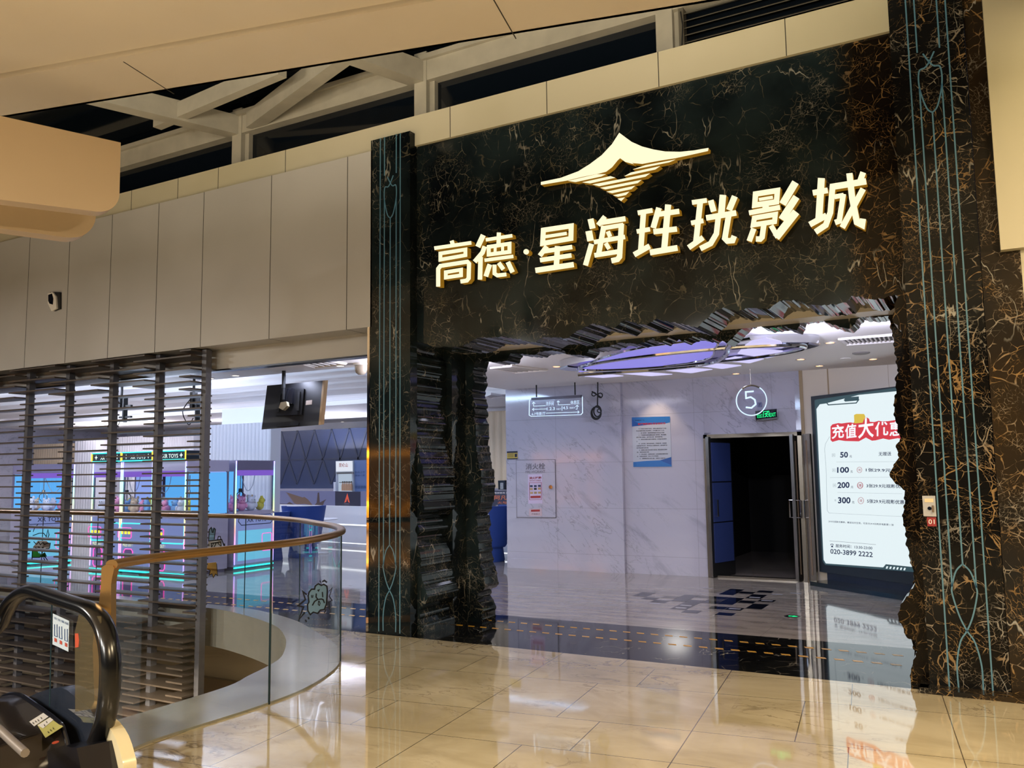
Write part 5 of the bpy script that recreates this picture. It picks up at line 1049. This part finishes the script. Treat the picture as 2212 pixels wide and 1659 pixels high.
vent([cT(1250, 420), cT(1570, 392), cT(1830, 438), cT(1480, 478)], 'square vent in the lobby ceiling above the television', 5)
# ---- blue tub chairs and a white table
def chair(base, ang, lab, s=1.0):
    t = thing('tub_chair', base, lab, 'chair', 'blue velvet chairs'); b = V(base)
    def arc(r, z, a0, a1, n=14): return [b+V((r*math.cos(ang+a0+(a1-a0)*i/n), r*math.sin(ang+a0+(a1-a0)*i/n), z)) for i in range(n+1)]
    A = arc(.30*s, .30, -1.9, 1.9); B = arc(.40*s, .92*s, -1.75, 1.75); C = arc(.33*s, .92*s, -1.75, 1.75); D = arc(.24*s, .30, -1.9, 1.9); mb = MB(); n = len(A); mb.add(A+B+C+D, [(k*n+i, k*n+i+1, ((k+1) % 4)*n+i+1, ((k+1) % 4)*n+i) for k in range(4) for i in range(n-1)]+[(0, n, 2*n, 3*n), (n-1, 2*n-1, 3*n-1, 4*n-1)]); mb.build('backrest', M_BLUEV, t, smooth=True)
    MB().lathe(b+V((0, 0, .27)), [(0, 0), (.28*s, 0), (.31*s, .05), (.31*s, .17), (.27*s, .2), (0, .2)], 20).build('seat', M_BLUEV, t, smooth=True)
    MB().lathe(b, [(.26*s, 0), (.27*s, .02), (.24*s, .27), (0, .27), (0, 0)], 20).build('base', M_BLUEV, t, smooth=True); return t
g0 = PZ(0); q = g0(655, 1203); chair((q.x, q.y, 0), math.radians(-60), 'blue velvet tub chair in front of the counter, behind the glass railing curve', 1.15)
q = g0(580, 1210); chair((q.x, q.y, 0), math.radians(-20), 'blue velvet tub chair partly hidden by the claw machine corner', 1.05)
q = g0(1066, 1212); chair((q.x-.1, q.y, 0), math.radians(-10), 'blue velvet chair seen between carved marble and white wall', 1.15)
q = g0(690, 1195); t = thing('side_table', (q.x, q.y, 0), 'small white round table by the blue chairs in front of the counter', 'table')
MB().lathe((q.x, q.y, .72), [(0, 0), (.38, 0), (.4, .015), (.38, .03), (0, .03)], 28).build('table_top', M_SHEL, t, smooth=True); MB().lathe((q.x, q.y, 0), [(0, 0), (.2, 0), (.2, .02), (.03, .04), (.03, .72), (0, .72)], 20).build('pedestal', M_SHEL, t, smooth=True)
# ================================================================ claw machines
def led_mat():
    g = NT('rainbow_led', .4); x, y, z = g.xyz(g.co); h = g.m('FRACT', g.m('ADD', g.m('MULTIPLY', z, .55), .62))
    hs = g.n('CombineColor', props={'mode': 'HSV'}, _0=h, _1=.72, _2=1.0); g.put(g.b.inputs['Emission Color'], hs); g.b.inputs['Emission Strength'].default_value = 1.3; return g.M
M_LED = led_mat(); M_CAB = mat('claw_cabinet_lilac', 'a9a4bd', .35); M_CABD = mat('claw_cabinet_grey', '6d6880', .4)
E_IN = emi('claw_inner_glow', '62b8ff', .9); E_IN2 = emi('claw_inner_lilac', '9ab4ff', .85); E_HDR = emi('claw_header_violet', '8a62dc', .75)
M_HDRK = mat('header_dark', '10202c', .4)
E_FRONT = emi('claw_front_glow', 'a0b0f6', .55)
def claw(o, u, w, dp, lab, sign=True, side_pill=False, seed=0):
    o, u = V(o), V(u).normalized(); n = V((u.y, -u.x, 0))            # n points out of the front
    t = thing('claw_machine', o+u*w/2, lab, 'claw machine', 'claw machines'); Z = lambda z: V((0, 0, z))
    P = Pl(o, n); B = lambda a0, a1, z0, z1, d0, d1: MB().obox(o+u*a0+n*d1+Z(z0), u*(a1-a0), n*(d0-d1), Z(z1-z0))   # d: out of the front (+)
    B(0, w, .06, 1.0, -dp, 0).build('lower_cabinet', M_CAB, t); B(.03, w-.03, 0, .06, -dp+.03, -.03).build('plinth', M_CABD, t); B(.02, w-.02, .10, .98, -.004, .002).build('glowing_front_panel', E_FRONT, t)
    B(0, w, 1.78, 1.98, -dp, 0).build('top_cabinet', M_CABD if not sign else M_CAB, t)
    m = MB()
    for a in (0, w-.035):
        for d in (-dp, -.035): m.obox(o+u*a+n*d+Z(1.0), u*.035, n*.035, Z(.78))
    m.build('corner_post', M_CABD, t)
    B(.035, w-.035, 1.0, 1.05, -dp, 0).build('prize_floor', M_CAB, t)
    B(.035, w-.035, 1.04, 1.78, -dp+.01, -dp+.03).build('back_glow_panel', E_IN if seed % 2 else E_IN2, t)
    B(.03, w-.03, 1.70, 1.80, -.005, .004).build('header_glow', E_HDR, t)
    MB().poly([o+u*.035+Z(1.05), o+u*(w-.035)+Z(1.05), o+u*(w-.035)+Z(1.7), o+u*.035+Z(1.7)]).build('window', M_CABGL, t)
    for a in (.018, w-.018):
        MB().cyl(o+u*a+n*.012+Z(1.02), o+u*a+n*.012+Z(1.97), .012, 8).build('led_tube', M_LED, t)
        MB().cyl(o+u*a+n*.012+Z(.1), o+u*a+n*.012+Z(.98), .010, 8).build('led_tube', M_LED, t)
    # claw on its cable
    c = o+u*w*.5-n*dp*.45; m = MB().cyl(c+Z(1.72), c+Z(1.45), .008, 6); m.build('claw_cable', M_STEEL, t)
    m = MB().lathe(c+Z(1.40), [(0, .06), (.03, .06), (.035, 0), (0, 0)], 10)
    for k in range(3):
        a = 2*math.pi*k/3+.4; e = V((math.cos(a), math.sin(a), 0)); m.tube([c+Z(1.41), c+e*.075+Z(1.36), c+e*.08+Z(1.29), c+e*.03+Z(1.23)], .008, 6)
    m.build('claw', M_BLACKM if not seed % 3 else M_STEEL, t, smooth=True)
    m = MB().tube(catmull([c+Z(1.7)+u*.02, c+u*.16+Z(1.42), c+u*.30+Z(1.5), c+u*.36+Z(1.7)], 5), .006, 6); m.build('coil_wire', mat('white_wire', 'd6e0e6', .4), t)
    def frame(pts, wd, m_, name, r=.0):
        mb = MB(); mb.tube([o+u*a+n*.012+Z(z) for a, z in pts], wd, 6, closed=True); return mb.build(name, m_, t)
    def rr(a0, a1, z0, z1, r):
        return [(a0+r, z0), (a1-r, z0), (a1, z0+r), (a1, z1-r), (a1-r, z1), (a0+r, z1), (a0, z1-r), (a0, z0+r)]
    if side_pill:
        frame(rr(w-.30, w-.06, .30, .62, .02), .006, E_PINK, 'coin_neon')
        B(.10, w-.06, .16, .70, .002, .006).build('lit_screen_panel', emi('claw_screen_cyan', '78d0f8', .85), t)
    else:
        frame(rr(.02, w-.02, .56, .88, .03), .011, E_CYAN, 'control_neon'); frame(rr(-.06 if not side_pill else .02, .30, .62, .80, .02), .007, E_PINK, 'coin_neon')
        for a in (.0, .10, .19): MB().obox(o+u*(a+.02)+n*.012+Z(.69), u*.06, n*.004, Z(.05)).build('coin_lamp', E_YEL, t)
        m = MB(); put_text(m, 'PRIZE OUT !', o+u*.08+n*.014+Z(.475), u*.27, Z(.055), .0, 2); m.build('lettering', emi('neon_pale_yellow', 'f4f6a0', 1.3), t)
        B(.12, .34, .1, .42, -.0, .006).build('prize_door', mat('prize_door_lilac', '8d84ba', .3), t); frame(rr(.11, .35, .09, .43, .04), .009, E_PINK, 'prize_neon')
    m = MB().cyl(o+n*.012+Z(.045)+u*.01, o+u*(w-.01)+n*.012+Z(.045), .014, 8); m.build('foot_neon', E_CYAN, t)
    if sign:
        h = B(0, w, 1.985, 2.145, -.25, .03).build('header_sign', M_HDRK, t); m = MB()
        for z in (1.99, 2.14): m.cyl(o+n*.04+Z(z), o+u*w+n*.04+Z(z), .010, 6)
        m.build('header_neon', E_CYAN, h); m = MB()
        for a in (.005, w-.005): m.cyl(o+u*a+n*.04+Z(1.985), o+u*a+n*.04+Z(2.145), .012, 6)
        m.build('header_neon_end', E_YEL, h); m = MB(); put_text(m, 'XR TOYS', o+u*.24+n*.034+Z(2.02), u*.40, Z(.07), .01, 2)
        for cx_ in (.12, w-.12): m.prism([o+u*(cx_+x)+n*.034+Z(2.065+z) for x, z in ((0, .045), (.012, .012), (.045, 0), (.012, -.012), (0, -.045), (-.012, -.012), (-.045, 0), (-.012, .012))], n*.002)
        m.build('header_lettering', emi('header_white', 'e8fff8', 1.2), h)
    if side_pill:
        m = MB(); m.tube([o+u*a+n*.006+Z(z) for a, z in rr(.10, w-.02, .80, .97, .07)], .008, 6, closed=True); put_text(m, 'XR TOYS', o+u*.30+n*.008+Z(.845), u*(w-.50), Z(.085), .02, 2); m.build('brand_print', mat('print_navy_dark', '2a2f4c', .5), t)
    return t
WA = .85
for k in range(3):
    claw((-14.5+WA*k, 10.0, 0), (1, 0, 0), WA-.01, .92, ('claw machine, leftmost of the neon-headed front three behind the slats', 'claw machine, middle of the neon-headed front three behind the slats', 'claw machine, right of the neon-headed front three, nearest the padded wall')[k], True, False, k)
sm_ = claw((-11.96, 11.06, 0), (0, 1, 0), .98, .85, 'claw machine facing sideways with XR TOYS badge, left of the blue chairs', False, True, 3)
claw((-16.55, 9.9, 0), (.35, 1, 0), .95, .85, 'lone claw machine far left behind the slats with XR TOYS badge', False, True, 5)
# glowing side of the right front machine and printed panel on the sideways one
px_poly(MB(), PX(-11.95), [(412, 1022), (490, 1020), (490, 1108), (412, 1112)], .002, .003).build('side_glow_panel', E_IN, sm_)
# plush toys heaped in the machines
TC = [('plush_pink', 'e8a0c4'), ('plush_white', 'dfe4f0'), ('plush_cream', 'd8c4a8'), ('plush_blue', '86b8e8'), ('plush_yellow', 'd8cc50')]
rp_ = random.Random(5); pp = []
for nm, hx in TC:
    mm_ = mat(nm, hx, .8, bump=30)
    t = thing('plush_toy', (0, 0, 0), 'soft round-eared plush toy heaped inside a lit claw machine', 'plush toy', 'plush toys in the claw machines')
    MB().ball((0, 0, .075), .085, .08, .08).build('body', mm_, t, smooth=True); hd = MB().ball((0, -.03, .17), .065, .06, .06).build('head', mm_, t, smooth=True)
    MB().ball((-.045, -.02, .23), .024, .018, .03, 8).build('ear', mm_, hd, smooth=True); MB().ball((.045, -.02, .23), .024, .018, .03, 8).build('ear', mm_, hd, smooth=True)
    MB().ball((-.02, -.086, .18), .007, n=6).ball((.02, -.086, .18), .007, n=6).build('eyes', S_BLK, hd)
    MB().ball((-.08, -.03, .09), .028, .03, .045, 8).build('arm', mm_, t, smooth=True); MB().ball((.08, -.03, .09), .028, .03, .045, 8).build('arm', mm_, t, smooth=True)
    pp.append([t, False])
spots = []
for k in range(3):
    for i in range(7): spots.append((-14.5+WA*k+.13+.2*(i % 4)+.1*(i//4), 10.16+.28*(i//4)+.05*(i % 2), 1.052, 0, (1, 2, 0, 3, 1, 4, 2)[(i+k) % 7]))
for i in range(8): spots.append((-12.16-.25*(i//4), 11.2+.22*(i % 4), 1.052, 90, (0, 0, 1, 4, 0, 1, 0, 2)[i]))
for i in range(5): spots.append((-16.6-.10*(i % 2), 10.1+.17*i, 1.052, 90, (1, 2, 1, 1, 0)[i]))
for x, y, z, r, ci in spots:
    e = pp[ci % 5]; t = e[0] if not e[1] else dup(e[0], (0, 0, 0)); e[1] = True
    t.location = (x, y, z); t.rotation_euler = (rp_.uniform(-.1, .1), 0, math.radians(r+rp_.uniform(-35, 35))); s = rp_.uniform(.95, 1.2); t.scale = (s, s, s)
# small devices hanging behind the slats
for px, lab in (((262, 880), 'black wired device hanging from the lobby ceiling behind the third screen bay'), ((418, 875), 'black wired device hanging from the lobby ceiling behind the rightmost screen bay')):
    c = PY(9.0)(*px); t = thing('ceiling_projector', c, lab, 'projector', 'hanging wired devices')
    MB().cyl(V((c.x, c.y, HZ)), c+V((0, 0, .1)), .02, 8).build('pole', M_BLACKM, t); MB().box(c.x-.03, c.x+.03, c.y-.05, c.y+.05, c.z-.05, c.z+.2).build('body', M_BLACKM, t)
    MB().box(c.x+.08, c.x+.11, c.y-.04, c.y+.04, c.z-.25, c.z+.16).build('bracket_bar', M_BLACKM, t); MB().box(c.x-.03, c.x+.26, c.y-.02, c.y+.02, c.z+.0, c.z+.03).build('bracket_arm', M_BLACKM, t); MB().box(c.x-.03, c.x+.26, c.y-.02, c.y+.02, c.z-.18, c.z-.15).build('bracket_arm', M_BLACKM, t); MB().tube(catmull([c+V((0, -.05, .1)), c+V((-.12, -.1, -.1)), c+V((-.1, 0, -.3)), c+V((0, 0, -.2))], 5), .008, 6).build('cable', M_BLACKM, t)
# ================================================================ the shop across the void behind the viewer (mirrored in the polished stone)
sh_ = thing('opposite_shop', (-15.2, -5.0, 0), 'small orange-lit shop front across the mall, mirrored in the black pilaster', 'shop')
MB().box(-17.6, -13.0, -5.6, -5.1, 0, 3.2).build('shop_wall', mat('shop_dark_wall', '2a1c10', .5), sh_)
MB().box(-16.6, -13.8, -5.1, -5.06, .1, 2.1).build('lit_window', emi('shop_window_amber', 'c07018', 2.5), sh_)
m = MB()
for z in (2.25, 2.33): m.cyl((-16.8, -5.0, z), (-13.6, -5.0, z), .02, 8)
for x in (-16.0, -15.2, -14.4): m.tube([V((x+.28*math.cos(t), -5.0, .5+.35*math.sin(t))) for t in [math.pi*i/12 for i in range(13)]], .02, 6)
m.build('neon_line', emi('shop_neon_orange', 'ff9a20', 20), sh_)
